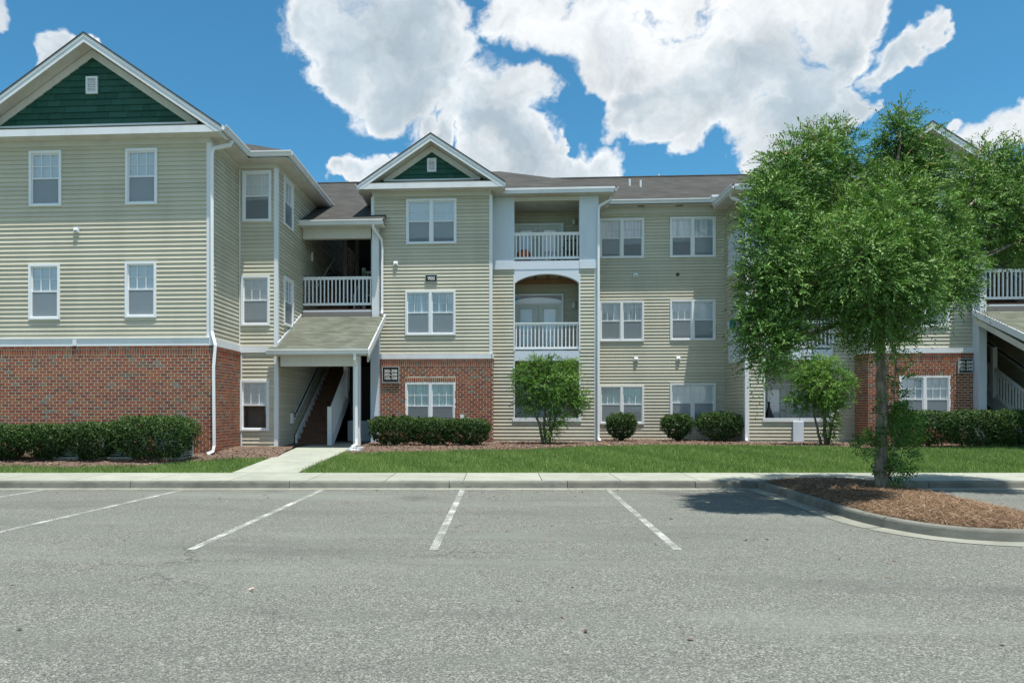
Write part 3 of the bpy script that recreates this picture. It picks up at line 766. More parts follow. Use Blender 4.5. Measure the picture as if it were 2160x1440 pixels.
#=====================================================================  CENTRE BLOCK and its mirror
YC, XA, XB = 22.5, -3.92, -.12
AX = 5.63                                       # axis the two stair blocks mirror about
XR0, XR1 = 2*AX-XB, 14.66                        # the far block is a little narrower
def mir(x, s):
    if s > 0: return x
    if x >= XB: return 2*AX-x
    if x >= XA: return XR0+(XB-x)/(XB-XA)*(XR1-XR0)
    return XR1+(XA-x)
def span(x0, x1, s):
    a, b = mir(x0, s), mir(x1, s); return (min(a, b), max(a, b))
YBAY = 23.2
def block(s):
    W = front(YC); a0, a1 = span(XA, XB, s)
    if s > 0:
        ws = [pxwin(W, p, YC) for p in ((857,420,963,515), (855,613,961,707), (855,806,961,907))]
    else:
        ws = [pxwin(W, p, YC) for p in ((1893,390,2001,487), (1893,592,2001,690), (1895,792,2003,893))]
    zbt = onY(900, 757, YC)[1] if s > 0 else onY(1900, 745, YC)[1]
    ztop = zbt+.16
    siding(W, a0, a1, ztop, 8.30, [hole(q) for q in ws], single=(s > 0), name='siding_wall')
    trim(W, a0, a1, 8.30, EAVB+.01, 0, .035, 'frieze_board', 'beam')
    trim(W, a0-.02, a1+.02, zbt, ztop, 0, .07, 'band_board')
    lint = (ws[2][0], ws[2][1], ws[2][3], ws[2][3]+.15)
    brickwall(W, a0-.02, a1+.05, .2, zbt, [hole(ws[2])], lintels=[lint], base=.05)
    window(W, *ws[0], double=True, cover=1, shade='blind'); window(W, *ws[1], double=True, shade='curtain' if s > 0 else 'blind'); window(W, *ws[2], double=True, base=.02, proud=.035, cover=.55 if s > 0 else .97, shade='curtain' if s > 0 else 'blind')
    corner_board(mir(XB, s), YC, ztop, 8.30, s, .07)
    corner_board(mir(XA, s), YC, ztop, 8.30, -s, .07)
    # inner side (towards the bay)
    Ws = faceR(mir(XB, s)) if s > 0 else faceL(mir(XB, s))
    siding(Ws, YC, YBAY, ztop, 8.30, single=False)
    brickwall(Ws, YC-.06, YBAY, .2, zbt, base=.05)
    trim(Ws, YC-.07, YBAY, zbt, ztop, 0, .07, 'band_board')
    # outer side (towards the stairs)
    Wo = faceL(mir(XA, s)) if s > 0 else faceR(mir(XA, s))
    siding(Wo, YC, YB, .35, 8.30, single=False)
    gable(mir(-2.01, s), 2.26, YC, .45, 28.2, .673)
    trim(faceL(mir(-2.01, s)-2.26), YC-.45, 27, EAVB, EAVT, -.02, 0, 'fascia_board')
    trim(faceR(mir(-2.01, s)+2.26), YC-.45, 27, EAVB, EAVT, -.02, 0, 'fascia_board')
    MB().box(*sorted((mir(XA, s), mir(-4.25, s))), YC, 27, EAVB+.01, EAVB+.03).build('soffit', M['soffit'], B)
    MB().box(*span(XB-.0, .24, s), YC+.002, YBAY-.402, EAVB+.01, EAVB+.03).build('soffit', M['soffit'], B)
    g0 = mir(-4.27, s); gutter((g0, YC-.45, EAVT), (g0, 26.5, EAVT), out=(-s, 0))
block(1); block(-1)
vent_cap(front(YC), *onY(835, 556, YC)); 

def bay(s):
    """balcony bay: siding piers, arched second floor opening, square top opening"""
    Y = YBAY; W = front(Y); t = .16
    a0, a1 = span(XB, 3.29, s)
    o0 = onY(1085, 0, Y)[0]; o1 = onY(1222, 0, Y)[0]; o0, o1 = span(o0, o1, s)
    up = 0 if s > 0 else .06
    zs = 1.27; z1t, z2b = 3.12, 3.44; zsp, zcr = 5.62, 5.93; zpb, z3b, z3t = 6.08, 6.36, 8.30
    # ground and second floor siding with openings
    hs = [(o0, o1, zs, z1t), (o0, o1, z2b-.001, 9)]
    siding(W, a0, a1, .35, zpb-.0, [(o0, o1, zs-.12, 9)], single=False)
    # flanking smooth panels of the top floor
    for (p0, p1) in ((a0, o0), (o1, a1)):
        trim(W, p0, p1, zpb+.26, EAVB, -t, .035, 'smooth_panel', 'panel')
        trim(W, p0-.0, p1+.0, zpb, zpb+.26, -t, .06, 'band_board', 'panel')
    trim(W, o0, o1, zpb, zpb+.27, -t, .04, 'fascia_panel', 'panel')
    trim(W, o0, o1, z3t, EAVB, -t, .03, 'header_beam', 'beam')
    # arch
    n = 20; c = (o0+o1)/2; hw = (o1-o0)/2; arc = []
    for i in range(n+1):
        x = o0+(o1-o0)*i/n; k = (x-c)/hw; arc.append((x, zsp+(zcr-zsp)*(1-k*k)**.75 if abs(k) < 1 else zsp))
    mb = MB()
    for i in range(n):
        (xa, za), (xb, zb_) = arc[i], arc[i+1]
        mb.hexa([W.p(xa,za,-t), W.p(xb,zb_,-t), W.p(xb,zb_,.03), W.p(xa,za,.03), W.p(xa,zpb,-t), W.p(xb,zpb,-t), W.p(xb,zpb,.03), W.p(xa,zpb,.03)])
    mb.build('arch_panel', M['panel'], B)
    # opening side trims
    for (zz0, zz1) in ((zs, z1t), (z2b, zsp+.3)):
        trim(W, o0-.03, o0+.015, zz0, zz1, -t, .035, 'jamb_trim'); trim(W, o1-.015, o1+.03, zz0, zz1, -t, .035, 'jamb_trim')
    trim(W, o0, o1, z1t, z2b, -t, .03, 'floor_panel', 'panel')
    trim(W, o0-.06, o1+.06, zs-.12, zs, -t, .05, 'sill_board')
    # corner boards
    corner_board(mir(3.29, s), Y, .3, zpb, s, .10)
    corner_board(mir(3.29, s), Y, zpb+.26, EAVB, s, .04)
    # railings
    railing(W, o0+.0, o1-.0, 3.50, 4.36, 17, -.06); railing(W, o0, o1, 6.42, 7.28, 17, -.06)
    # inner back wall and side linings, floors, ceilings
    YW = Y+1.5; Wb = front(YW)
    siding(Wb, a0, a1, .35, 8.45, single=False, name='balcony_wall')
    for X in (a0+.1, a1-.1):
        Wx = faceR(X) if X < c else faceL(X)
        hz = [] 
        siding(Wx, Y+t, YW, .35, 8.45, single=False, name='balcony_side_wall') if not (s < 0 and X < c) else None
    MB().box(a0+.05, a1-.05, Y, YW, 3.26, 3.42).build('balcony_floor', M['concrete'], B)
    MB().box(a0+.05, a1-.05, Y, YW, 6.2, 6.34).build('balcony_floor', M['joist'], B)
    MB().box(a0+.05, a1-.05, Y, YW, .3, .5).build('patio_floor', M['concrete'], B)
    MB().box(a0+.05, a1-.05, Y, YW, 8.34, 8.4).build('balcony_ceiling', M['soffit'], B)
    x = a0+.3
    while x < a1-.1:
        MB().box(x, x+.04, Y+t, YW-.03, 6.02, 6.2).build('joist', M['joist'], B); x += .4
    MB().box(a0+.1, a1-.1, YW-.03-.05, YW-.03, 5.86, 6.02).build('ledger_board', M['joist'], B)
    # doors
    d0, d1 = span(onY(1085, 0, YW)[0]-.05, onY(1188, 0, YW)[0], s)
    Wd = front(YW-.036); french_doors(Wd, d0, d1, 6.36, 8.0-.06); french_doors(Wd, d0, d1, 3.44, 5.2, transom=5.52); french_doors(Wd, d0, d1, .52, 2.42, transom=2.72, arc=False)
    lx = mir(onY(1210, 0, YW)[0], s)
    wall_lamp(lx, YW-.03, onY(1210, 470, YW)[1]); wall_lamp(lx, YW-.03, onY(1206, 645, YW)[1])
    # outer side of the bay, looking onto the courtyard
    Wo = faceR(mir(3.29, s)) if s > 0 else faceL(mir(3.29, s))
    if s > 0: siding(Wo, Y, 25.2, .35, EAVB, single=False)
    else:
        sh = [(Y+.35, Y+1.5, 3.4, 5.7), (Y+.35, Y+1.5, 6.3, 8.3)]
        siding(Wo, Y, 25.2, .35, EAVB, sh, single=False)
        for zf in (3.0, 5.95):
            MB().box(mir(3.29, s)-.06, mir(3.29, s)-.0, Y+.02, Y+1.52, zf+.1, zf+1.42).build('side_guard_panel', M['panel'], B)
            MB().box(mir(3.29, s)-.09, mir(3.29, s)+.03, Y+.0, Y+1.56, zf+1.42, zf+1.48).build('cap_rail', M['white'], B)
    # eaves
    e0, e1 = span(.20, 3.78, s); Yf = Y-.42
    trim(front(Yf), e0, e1, EAVB, EAVT, -.02, 0, 'fascia_board')
    MB().box(*span(XB, 3.76, s), Yf+.02, Y, EAVB+.01, EAVB+.03).build('soffit', M['soffit'], B)
    MB().box(*span(3.29, 3.76, s), Y, 25.2, EAVB+.01, EAVB+.03).build('soffit', M['soffit'], B)
    trim(faceR(mir(3.78, s)) if s > 0 else faceL(mir(3.78, s)), Yf, 25.0, EAVB, EAVT-.01, -.02, 0, 'fascia_board')
    gx = mir(3.78, s); gutter((gx, Yf-.0, EAVT), (gx, 24.8, EAVT), out=(s, 0))
    trim(front(Yf), e0, e1, EAVT-.07, EAVT, 0, .02, 'fascia_moulding')
    # hip roof
    k = 3.6; hx = mir(3.80, s); zt_ = EAVT+.02+k*.48
    MB().prism([(hx, Yf, EAVT+.02), (hx-s*k, Yf+k, zt_), (mir(-2.0, s), Yf+k, zt_), (mir(-2.0, s), Yf, EAVT+.02)], (0, 0, -.05)).build('roof_slope', M['roof'], B)
    MB().prism([(hx, Yf, EAVT+.02), (hx, 27.5, EAVT+.02), (hx-s*k, 27.5, zt_), (hx-s*k, Yf+k, zt_)], (0, 0, -.05)).build('roof_slope', M['roof'], B)
    # downspout on the outer corner
    dx = mir(3.29, s)
    downspout([(dx+s*.46, Y+.1, EAVB+.02), (dx+s*.42, Y+.06, EAVB-.12), (dx+s*.06, Y-.05, EAVB-.34), (dx+s*.02, Y-.085, EAVB-.5), (dx+s*.02, Y-.085, .75), (dx+s*.02, Y-.10, .60), (dx+s*.05, Y-.24, .53)], .05)
bay(1); bay(-1)

#=====================================================================  RECESS between the bays
YR = 25.2; WR = front(YR); r0, r1 = 3.29, 2*AX-3.29
rw = [pxwin(WR, p, YR) for p in ((1264,461,1358,545), (1413,458,1509,543), (1264,635,1358,720), (1413,632,1509,718), (1264,812,1358,894), (1413,808,1509,892))]
siding(WR, r0, r1, .38, 8.38, [hole(q) for q in rw])
cv = [('curtain', .95), ('curtain', .9), ('curtain', 1), ('blind', .9), ('blind', 1), ('blind', .8)]
for q, (sh, c_) in zip(rw, cv): window(WR, *q, double=True, shade=sh, cover=c_)
trim(WR, r0, r1, 8.38, 8.60, 0, .04, 'frieze_board', 'beam')
MB().box(r0, r1, YR-.46, YR, 8.58, 8.60).build('soffit', M['soffit'], B)
trim(front(YR-.46), r0+.5, r1-.5, 8.58, 8.70, -.02, 0, 'fascia_board')
gutter((r0+.42, YR-.46, 8.72), (r1-.42, YR-.46, 8.72))
for u, v in ((1340, 581), (1341, 757), (1430, 756)): vent_cap(WR, *onY(u, v, YR))
vent_cap(WR, *onY(1429, 579, YR), .05, dark=True)
for u in (1352, 1433):
    x, _ = onY(u, 440, YR-.2); MB().box(x-.12, x+.12, YR-.3, YR-.16, 8.565, 8.58).build('soffit_vent', M['room'], B)
# main roof
RY, RZ = 29.2, 10.93
sl_ = (RZ-8.72)/(RY-(YR-.46))
MB().prism([(r0-6, YR-.50, 8.725), (r1+6, YR-.50, 8.725), (r1+6, RY, RZ), (r0-6, RY, RZ)], (0, 0, -.05)).build('roof_slope', M['roof'], B)
MB().prism([(-14, RY, RZ), (30, RY, RZ), (30, 34.5, 8.4), (-14, 34.5, 8.4)], (0, 0, -.05)).build('roof_slope', M['roof'], B)
MB().tube([(-14, RY, RZ+.005), (30, RY, RZ+.005)], .06, 6).build('ridge_cap', M['roof'], B)
for u, v in ((1328, 392), (1351, 395)):
    dx, dy, dz = ray(u, v); t = (8.72-sl_*(YR-.46)-CZ)/(dz-sl_*dy); x, y, z = dx*t, dy*t, CZ+dz*t
    MB().tube([(x, y, z-.1), (x, y, z+.26)], .04, 8).build('vent_pipe', M['vinyl_white'], B)
for u in (1393, 731):
    x, z = onY(u, 381, RY); MB().tube([(x, RY+.3, RZ-.3), (x, RY+.3, RZ+.22)], .04, 8).build('vent_pipe', M['vinyl_white'], B)
for u in (1280, 1507):
    x, z = onY(u, 428, YR-.55); MB().box(x-.12, x+.12, YR-.66, YR-.3, 8.725, 8.80).build('gutter_splash_guard', M['white'], B)
MB().box(-14, 30, 33.2, 33.4, .2, 8.5).build('rear_wall', M['siding'], B)
MB().box(-14, -13.45, Y1, 33.2, .2, 8.45).build('end_wall', M['siding'], B)

#=====================================================================  STAIR BREEZEWAYS
def porch(s):
    YP, YQ = 19.25, 22.25
    sideL = X4+.03; m = lambda x: mir(x, s)
    def bx(x0, x1, *r, mb=None):
        q = sorted((m(x0), m(x1))); return (mb or MB()).box(q[0], q[1], *r)
    # --- upper porch roof
    xe = onY(808, 0, 21.8)[0]
    bx(sideL+.0, -3.90, YQ-.08, YQ+.10, 6.93, 7.30).build('header_beam', M['beam'], B)
    bx(sideL-.0, xe, 21.80, YQ-.08, 7.24, 7.27).build('soffit', M['soffit'], B)
    a, b = m(sideL-.05), m(xe); gutter((a, 21.82, 7.40), (b, 21.82, 7.40), .14, .12)
    q0, q1 = m(sideL), m(xe)
    k = (10.93-7.41)/(29.2-21.80)
    MB().prism([(q0, 21.80, 7.41), (m(XA), 21.80, 7.41), (m(XA), 29.2, RZ), (q0, 29.2, RZ)], (0, 0, -.06)).build('roof_slope', M['roof'], B)
    MB().prism([(m(XA), 21.80, 7.41), (q1, 21.80, 7.41), (q1, 22.44, 7.41+.64*k), (m(XA), 22.44, 7.41+.64*k)], (0, 0, -.06)).build('roof_slope', M['roof'], B)
    MB().prism([(m(-9.8), 24.9, 7.41+3.1*k), (q0, 24.9, 7.41+3.1*k), (q0, 29.2, RZ), (m(-9.8), 29.2, RZ)], (0, 0, -.06)).build('roof_slope', M['roof'], B)
    # --- square post beside the block, with its downspout
    px0, px1 = onY(785, 0, YQ-.1)[0], onY(797, 0, YQ-.1)[0]
    bx(px0, px1+.02, YQ-.12, YQ+.1, 4.35, 7.24).build('porch_post', M['white'], B)
    bx(px0-.06, px1+.02, YQ-.06, YC+.1, .45, 4.35).build('porch_column', M['panel'], B)
    dx = m(px1+.10)
    downspout([(m(px0+.1), 21.76, 7.26), (m(px0+.1), 21.78, 7.16), (dx, YQ-.0, 6.9), (dx, YQ+.1, 6.7), (dx, YQ+.1, 4.75), (dx, YQ+.08, 4.62), (dx-s*.0, YQ-.02, 4.55)], .05)
    # --- landing and its railing
    zl = 4.72
    bx(sideL, px0, YQ-.03, YQ+1.5, zl-.18, zl).build('landing_floor', M['step'], B)
    bx(sideL, px0, YQ-.075, YQ-.03, zl-.20, zl-.05).build('landing_fascia', M['panel'], B)
    aa, bb = sorted((m(sideL), m(px0)))
    railing(front(YQ), aa, bb, 4.83, 5.73, 18, -.0)
    # --- lower porch roof
    zt_, zb_ = 4.42, 3.17
    rx0, rx1 = onY(563, 0, YP)[0], onX(775, 738, 1)[0]*0 + onY(776, 0, YP)[0]
    Yt = 21.95
    MB().prism([(m(rx0), YP, zb_), (m(rx1), YP, zb_), (m(rx1), YP+.25, zb_+.25*(zt_-zb_)/(Yt-YP)), (m(rx0), YP+.25, zb_+.25*(zt_-zb_)/(Yt-YP))], (0, 0, -.05)).build('roof_slope', M['roof_green'], B)
    n = 24                                            # stepped shingle courses
    rf = MB().prism([(m(X4+.03), YP+.2, zb_+.09), (m(rx1), YP+.2, zb_+.09), (m(rx1), Yt, zt_-.01), (m(X4+.03), Yt, zt_-.01)], (0, 0, -.05)).build('porch_roof', M['roof_green'], B)
    J = MB()
    for i in range(n):
        t0, t1 = i/n, (i+1.15)/n; y0_, y1_ = YP+(Yt-YP)*t0, YP+(Yt-YP)*t1; z0_, z1_ = zb_+(zt_-zb_)*t0, zb_+(zt_-zb_)*t1
        xl = rx0 if i < 2 else X4+.03
        x = xl - random.random()*.2
        while x < rx1:
            wd = random.uniform(.22, .36); xa, xb = max(x, xl), min(x+wd, rx1+.03); x += wd
            if xb-xa < .03: continue
            h = .012+random.choice((0, .0, .004))
            J.hexa([(m(xa+.002), y0_, z0_), (m(xb-.002), y0_, z0_), (m(xb-.002), y1_, z1_), (m(xa+.002), y1_, z1_),
                    (m(xa+.002), y0_, z0_+h), (m(xb-.002), y0_, z0_+h), (m(xb-.002), y1_, z1_+.002), (m(xa+.002), y1_, z1_+.002)], random.random())
    J.build('roof_shingles', M['roof_green'], rf, kind='stuff')
    a, b = m(rx0), m(rx1+.03); gutter((a, YP+.0, zb_+.01), (b, YP+.0, zb_+.01), .13, .12)
    q = sorted((m(rx1), m(rx1+.035)))
    MB().prism([(q[0], YP, zb_+.015), (q[0], Yt+.25, zt_+.12), (q[0], Yt+.25, zt_-.08), (q[0], YP, zb_-.19)], (q[1]-q[0], 0, 0)).build('rake_board', M['white'], B)
    bx(sideL, px0, YQ-.08, YQ-.03, zt_-.02, 4.62).build('flashing', M['room'], B)
    bx(sideL, rx1, Yt-.06, YQ+.02, zt_-.07, zt_-.025).build('sun_gap_filler', M['roof'], B)  # added filler: keeps sun from leaking through the roof gap onto the stair wall
    # step flashing strip up the siding
    MB().prism([(m(X4+.03), YP+.3, zb_+.15), (m(X4+.03), Yt, zt_+.02), (m(X4+.03), Yt, zt_+.10), (m(X4+.03), YP+.3, zb_+.23)], (s*.02, 0, 0)).build('step_flashing', M['white'], B)
    # header, ceiling, posts of the lower porch
    YH = YP+.28
    bx(X4+.12, rx1-.33, YH, YH+.14, 2.74, 3.10).build('header_beam', M['beam'], B)
    bx(rx0+.05, rx1-.02, YP+.02, YH, 3.02, 3.05).build('soffit', M['soffit'], B)
    pxa, pxb = onY(745, 0, YH)[0], onY(757, 0, YH)[0]
    bx(pxa, pxb+.03, YH-.01, YH+.15, .44, 3.04).build('porch_post', M['white'], B)
    xd = m(onY(749, 0, YP)[0])
    downspout([(m(rx1-.35), YP-.05, 3.05), (m(rx1-.35), YP-.05, 2.92), (xd+s*.02, YH-.08, 2.76), (xd, YH-.08, 2.6), (xd, YH-.08, .72), (xd, YH-.12, .56), (xd-s*.08, YH-.35, .50)], .052)
    # knee brace panel on the outer side
    MB().prism([(m(rx1-.10), YH+.15, 2.86), (m(rx1-.10), YH+.15, 3.04), (m(rx1-.10), YC-.3, 4.30), (m(rx1-.10), YC-.3, 4.12)], (.05*s, 0, 0)).build('side_rafter', M['soffit'], B)
    # --- interior
    slabz = .47
    bx(X4, XA, YP+.1, YB-.3, slabz-.1, slabz).build('breezeway_floor', M['concrete'], B)
    bx(X4+.05, XA-.05, YQ+1.6, YB, 3.25, 3.40).build('breezeway_floor', M['step'], B) if False else None
    bx(X4+.05, XA-.05, 27.2, YB, 3.25, 3.42).build('breezeway_floor', M['step'], B)
    bx(X4+.05, XA-.05, 26.6, YB, 6.15, 6.32).build('breezeway_floor', M['step'], B)
    bx(X4-.05, XA+.05, YB-.1, YB, .3, 8.9).build('breezeway_end_darkness', M['dark'], B)  # near-black sheet paints the dark at the open passage's far end
    # --- ground flight
    st = MB(); nst = 17; ys, zs_ = 21.30, slabz; run, rise = .29, (3.42-slabz)/nst
    xl_, xr_ = X4+.12, -5.02
    y_e, z_e = ys+run*nst, 3.42
    for xx in (xl_-.05, xr_):
        q = sorted((m(xx), m(xx+.05)))
        st.prism([(q[0], ys-.12, zs_-.02), (q[0], ys-.12, zs_+.30), (q[0], y_e, z_e+.22), (q[0], y_e, z_e-.28), (q[0], ys+.35, zs_-.02)], (q[1]-q[0], 0, 0))
    stair = st.build('staircase', M['white'], B)
    for i in range(nst):
        y, z = ys+run*i, zs_+rise*(i+1)
        mb = bx(xl_, xr_, y-.03, y+run+.0, z-.04, z); bx(xl_, xr_, y+.0, y+.02, z-rise, z-.04, mb=mb)
        mb.build('step', M['step'], stair)
    # wall handrail
    hy0_, hz0 = ys-.25, zs_+.95
    xh = m(X4+.11)
    MB().tube([(xh, hy0_-.05, hz0-.12), (xh, hy0_-.05, hz0), (xh, hy0_+.1, hz0+.02), (xh, y_e, hz0+(y_e-ys)*rise/run)], .022, 8).build('handrail', M['black'], stair, smooth=True)
    q = sorted((m(X4+.03), m(X4+.07)))
    MB().prism([(q[0], ys-.1, zs_+.78), (q[0], ys-.1, zs_+1.0), (q[0], y_e, 1.0+z_e), (q[0], y_e, .80+z_e)], (q[1]-q[0], 0, 0)).build('handrail_board', M['vinyl_white'], stair)
    # solid balustrade on the open side
    xp = -5.0; q = sorted((m(xp), m(xp+.06)))
    g_ = rise/run; ye = ys+3.6
    MB().prism([(q[0], ys-.1, 1.46), (q[0], ys-.1, 1.55), (q[0], ye, 1.55+(ye-ys+.1)*g_), (q[0], ye, 1.46+(ye-ys+.1)*g_)], (q[1]-q[0], 0, 0)).build('top_rail', M['vinyl_white'], stair)
    MB().prism([(q[0], ys-.1, .58), (q[0], ys-.1, .67), (q[0], ye, .67+(ye-ys+.1)*g_), (q[0], ye, .58+(ye-ys+.1)*g_)], (q[1]-q[0], 0, 0)).build('bottom_rail', M['vinyl_white'], stair)
    nb = 28; bm_ = baluster_mesh(.84)
    for i in range(nb):
        y = ys-.03+(ye-ys)*(i+.5)/nb; link('baluster', bm_, stair, loc=((q[0]+q[1])/2, y, .645+(y-ys+.1)*g_))
    bx(xp-.04, xp+.09, ys-.2, ys-.08, slabz, 1.62).build('newel_post', M['vinyl_white'], stair)
    bx(xp-.04, xp+.09, ys+2.1, ys+2.22, 1.9, 3.5).build('newel_post', M['vinyl_white'], stair)
    bx(xp+.07, -4.15, ys+2.24, ys+2.30, .49, 1.17).build('under_stair_panel', M['panel'], stair)
    bx(xp+.07, -4.15, ys+2.6, ys+2.64, .49, 3.0).build('under_stair_shade_sheet', M['dark'], stair)  # near-black sheet stands in for the shade of the passage beneath
    bx(X4+.03, X4+.10, ys-.50, ys-.34, 1.12, 1.42).build('junction_box', M['vinyl_white'], B)
    # --- flight from the half landing to the third floor
    zf0, zf1 = 4.72, 6.32; n2 = 9; y2 = YQ+1.45; run2 = .29; ris2 = (zf1-zf0)/n2; u = MB()
    xl2, xr2 = X4+.1, -5.05
    for xx in (xl2-.04, xr2):
        q = sorted((m(xx), m(xx+.05)))
        u.prism([(q[0], y2, zf0-.2), (q[0], y2, zf0+.1), (q[0], y2+run2*n2, zf1+.1), (q[0], y2+run2*n2, zf1-.2)], (q[1]-q[0], 0, 0))
    up_ = u.build('upper_staircase', M['step'], B)
    for i in range(n2):
        y, z = y2+run2*i, zf0+ris2*(i+1); mb = bx(xl2, xr2, y-.02, y+run2, z-.04, z); bx(xl2, xr2, y, y+.02, z-ris2, z-.04, mb=mb); mb.build('step', M['step'], up_)
    MB().tube([(m(X4+.1), y2-.1, zf0+.9), (m(X4+.1), y2+run2*n2, zf1+.9)], .03, 8).build('handrail', M['vinyl_white'], up_)
    xg = -4.72; q = sorted((m(xg), m(xg+.05)))
    MB().prism([(q[0], YQ+1.2, 4.45), (q[0], YQ+1.2, 5.35), (q[0], YQ+3.0, 6.5), (q[0], YQ+3.0, 5.6)], (q[1]-q[0], 0, 0)).build('guard_panel', M['white'], up_)
    bx(xg-.05, xg+.08, YQ+3.0, YQ+3.12, 5.0, 6.62).build('newel_post', M['white'], up_)
    aa, bb = sorted((m(xg+.08), m(XA))); railing(front(YQ+3.06), aa, bb, 5.6, 6.5, 5)
    bx(-5.35, -5.22, YQ+2.6, YQ+2.73, 4.0, 7.6).build('breezeway_post', M['room'], B)
    bx(-5.12, -4.98, YQ+3.5, YQ+3.64, 4.0, 8.4).build('breezeway_post', M['room'], B)
    x_ = m(X4+.05); bx(X4+.03, X4+.09, YQ+.95, YQ+1.07, 6.45, 6.75).build('wall_lamp', M['amber'], B)
porch(1); porch(-1)
# courtyard-side wall of the far breezeway
Wf = faceL(mir(X4, -1)); siding(Wf, 19.6, YB, .35, 8.3, single=False)
# small things fixed to the ground floor wall
x, z = onY(1682, 900, YBAY); MB().box(x-.16, x+.16, YBAY-.09, YBAY-.03, .45, 1.15).build('meter_cabinet', M['panel'], B)
for u in (975, 2015):
    x, z = onY(u, 878 if u < 1000 else 868, YC); MB().box(x-.06, x+.06, YC-.12, YC-.06, z-.05, z+.06).build('outlet_cover', M['white'], B)

#=====================================================================  SIGNS
def text_mesh(body, size, bold=.002):
    cu = bpy.data.curves.new('lettering', 'FONT'); cu.body = body; cu.size = size; cu.align_x = 'CENTER'; cu.align_y = 'CENTER'
    cu.offset = bold; cu.extrude = .003; cu.space_line = .92; cu.resolution_u = 3
    o = bpy.data.objects.new('tmp', cu); col.objects.link(o)
    me = bpy.data.meshes.new_from_object(o.evaluated_get(bpy.context.evaluated_depsgraph_get()))
    bpy.data.objects.remove(o); me.materials.clear(); me.materials.append(M['signw']); return me
def sign(u0, v0, u1, v1, Y, body, label, size, group=None, o=.09, fr=.022):
    x0, z1_ = onY(u0, v0, Y-o); x1, z0_ = onY(u1, v1, Y-o); cx_, cz_ = (x0+x1)/2, (z0_+z1_)/2
    t = thing('building_sign', (cx_, Y-o, cz_), label, 'sign', group)
    MB().box(x0+fr, x1-fr, Y-o, Y-o+.02, z0_+fr, z1_-fr).build('sign_face', M['signk'], t)
    f = MB(); f.box(x0, x1, Y-o-.012, Y-o+.025, z0_, z0_+fr); f.box(x0, x1, Y-o-.012, Y-o+.025, z1_-fr, z1_)
    f.box(x0, x0+fr, Y-o-.012, Y-o+.025, z0_+fr, z1_-fr); f.box(x1-fr, x1, Y-o-.012, Y-o+.025, z0_+fr, z1_-fr)
    f.build('sign_frame', M['signf'], t)
    k = link('lettering', text_mesh(body, size), t, loc=(cx_, Y-o-.004, cz_)); k.rotation_euler = (R(90), 0, 0)
    return t
sign(806, 773, 842, 807, YC, '305-308\n205-208\n105-108', 'black wall sign reading 305-308, 205-208, 105-108 on brick beside the stairs', .125, o=.1)
sign(2021, 756, 2053, 787, YC, '301-304\n201-204\n101-104', 'black wall sign reading 301-304, 201-204, 101-104 on brick behind the big tree', .118, o=.1)
sign(897, 580, 922, 595, YC, '900', 'small black building number sign reading 900 between two window pairs', .155, o=.05, fr=.012)

#=====================================================================  GROUND
def setting(o): o['kind'] = 'structure'; return o
def LQ(xc, zc, z): x, y = L2W(xc, zc); return (x, y, z)
def terr(zc): return .155 + .315*min(1, max(0, (zc-15.4)/3.9))**.9 if zc > 15.4 else .155
g = MB(); g.quad((-600,-600,-.03), (600,-600,-.03), (600,900,-.03), (-600,900,-.03)); setting(g.build('ground', M['turf']))
g = MB(); g.quad(LQ(-45,-40,0), LQ(45,-40,0), LQ(45,13.75,0), LQ(-45,13.75,0)); lot = setting(g.build('parking_lot', M['asphalt']))
# terrain behind the sidewalk
g = MB(); xs = np.linspace(-30, 34, 65); zs_ = [15.3, 15.6, 16, 16.5, 17, 17.5, 18, 18.6, 19.3, 20.5, 23, 40]
for i in range(len(xs)-1):
    for j in range(len(zs_)-1):
        g.quad(*[LQ(xs[a], zs_[b], terr(zs_[b])-.01) for a, b in ((i, j), (i+1, j), (i+1, j+1), (i, j+1))])
setting(g.build('lawn_ground', M['turf']))

# parking bay lines
for (xf, xn) in ((-13.2, -14.4), (-10.40, -11.25), (-7.72, -8.45), (-5.10, -5.71), (-2.46, -2.82), (.20, -.195), (2.96, 2.44)):
    zf, zn = 13.42, 7.68; n = 12; m_ = MB(); hw = .048
    for i in range(n):
        t0, t1 = i/n, (i+1)/n
        j0, j1 = random.uniform(-.004, .004), random.uniform(-.004, .004)
        a, b = xn+(xf-xn)*t0, xn+(xf-xn)*t1; c, d = zn+(zf-zn)*t0, zn+(zf-zn)*t1
        m_.quad(LQ(a-hw, c, .004), LQ(a+hw, c, .004), LQ(b+hw, d, .004), LQ(b-hw, d, .004))
    m_.build('painted_line', M['paint'], lot)

# kerb with sidewalk
def kerb_piece(mb, A0, A1, B0, B1, h=.14, tint=.5):
    """A = road side foot, B = back edge (local plan points); battered face with a rounded nose"""
    def lerp(p, q, t): return (p[0]+(q[0]-p[0])*t, p[1]+(q[1]-p[1])*t)
    prof = [(0, -.03), (0, .0), (.12, h-.03), (.20, h-.008), (.32, h), (1, h), (1, -.03)]
    vv = [LQ(*lerp(A0, B0, t), z) for t, z in prof]+[LQ(*lerp(A1, B1, t), z) for t, z in prof]; n = len(prof)
    mb.closed(vv, [tuple(range(n)), tuple(range(2*n-1, n-1, -1))]+[(i, i+n, (i+1) % n+n, (i+1) % n) for i in range(n)], tint)
kerb = setting(link('kerb', None))
def straight(x0, x1):
    m_ = MB(); kerb_piece(m_, (x0+.006, 13.70), (x1-.006, 13.70), (x0+.006, 13.86), (x1-.006, 13.86), tint=random.random()); m_.build('kerb_segment', M['kerb'], kerb)
    m_ = MB()
    v = [(13.38, .004), (13.70, -.0)]; m_.quad(LQ(x0+.004, 13.40, .006), LQ(x1-.004, 13.40, .006), LQ(x1-.004, 13.70, .012), LQ(x0+.004, 13.70, .012), tint=random.random()); m_.build('gutter_pan', M['pan'], kerb)
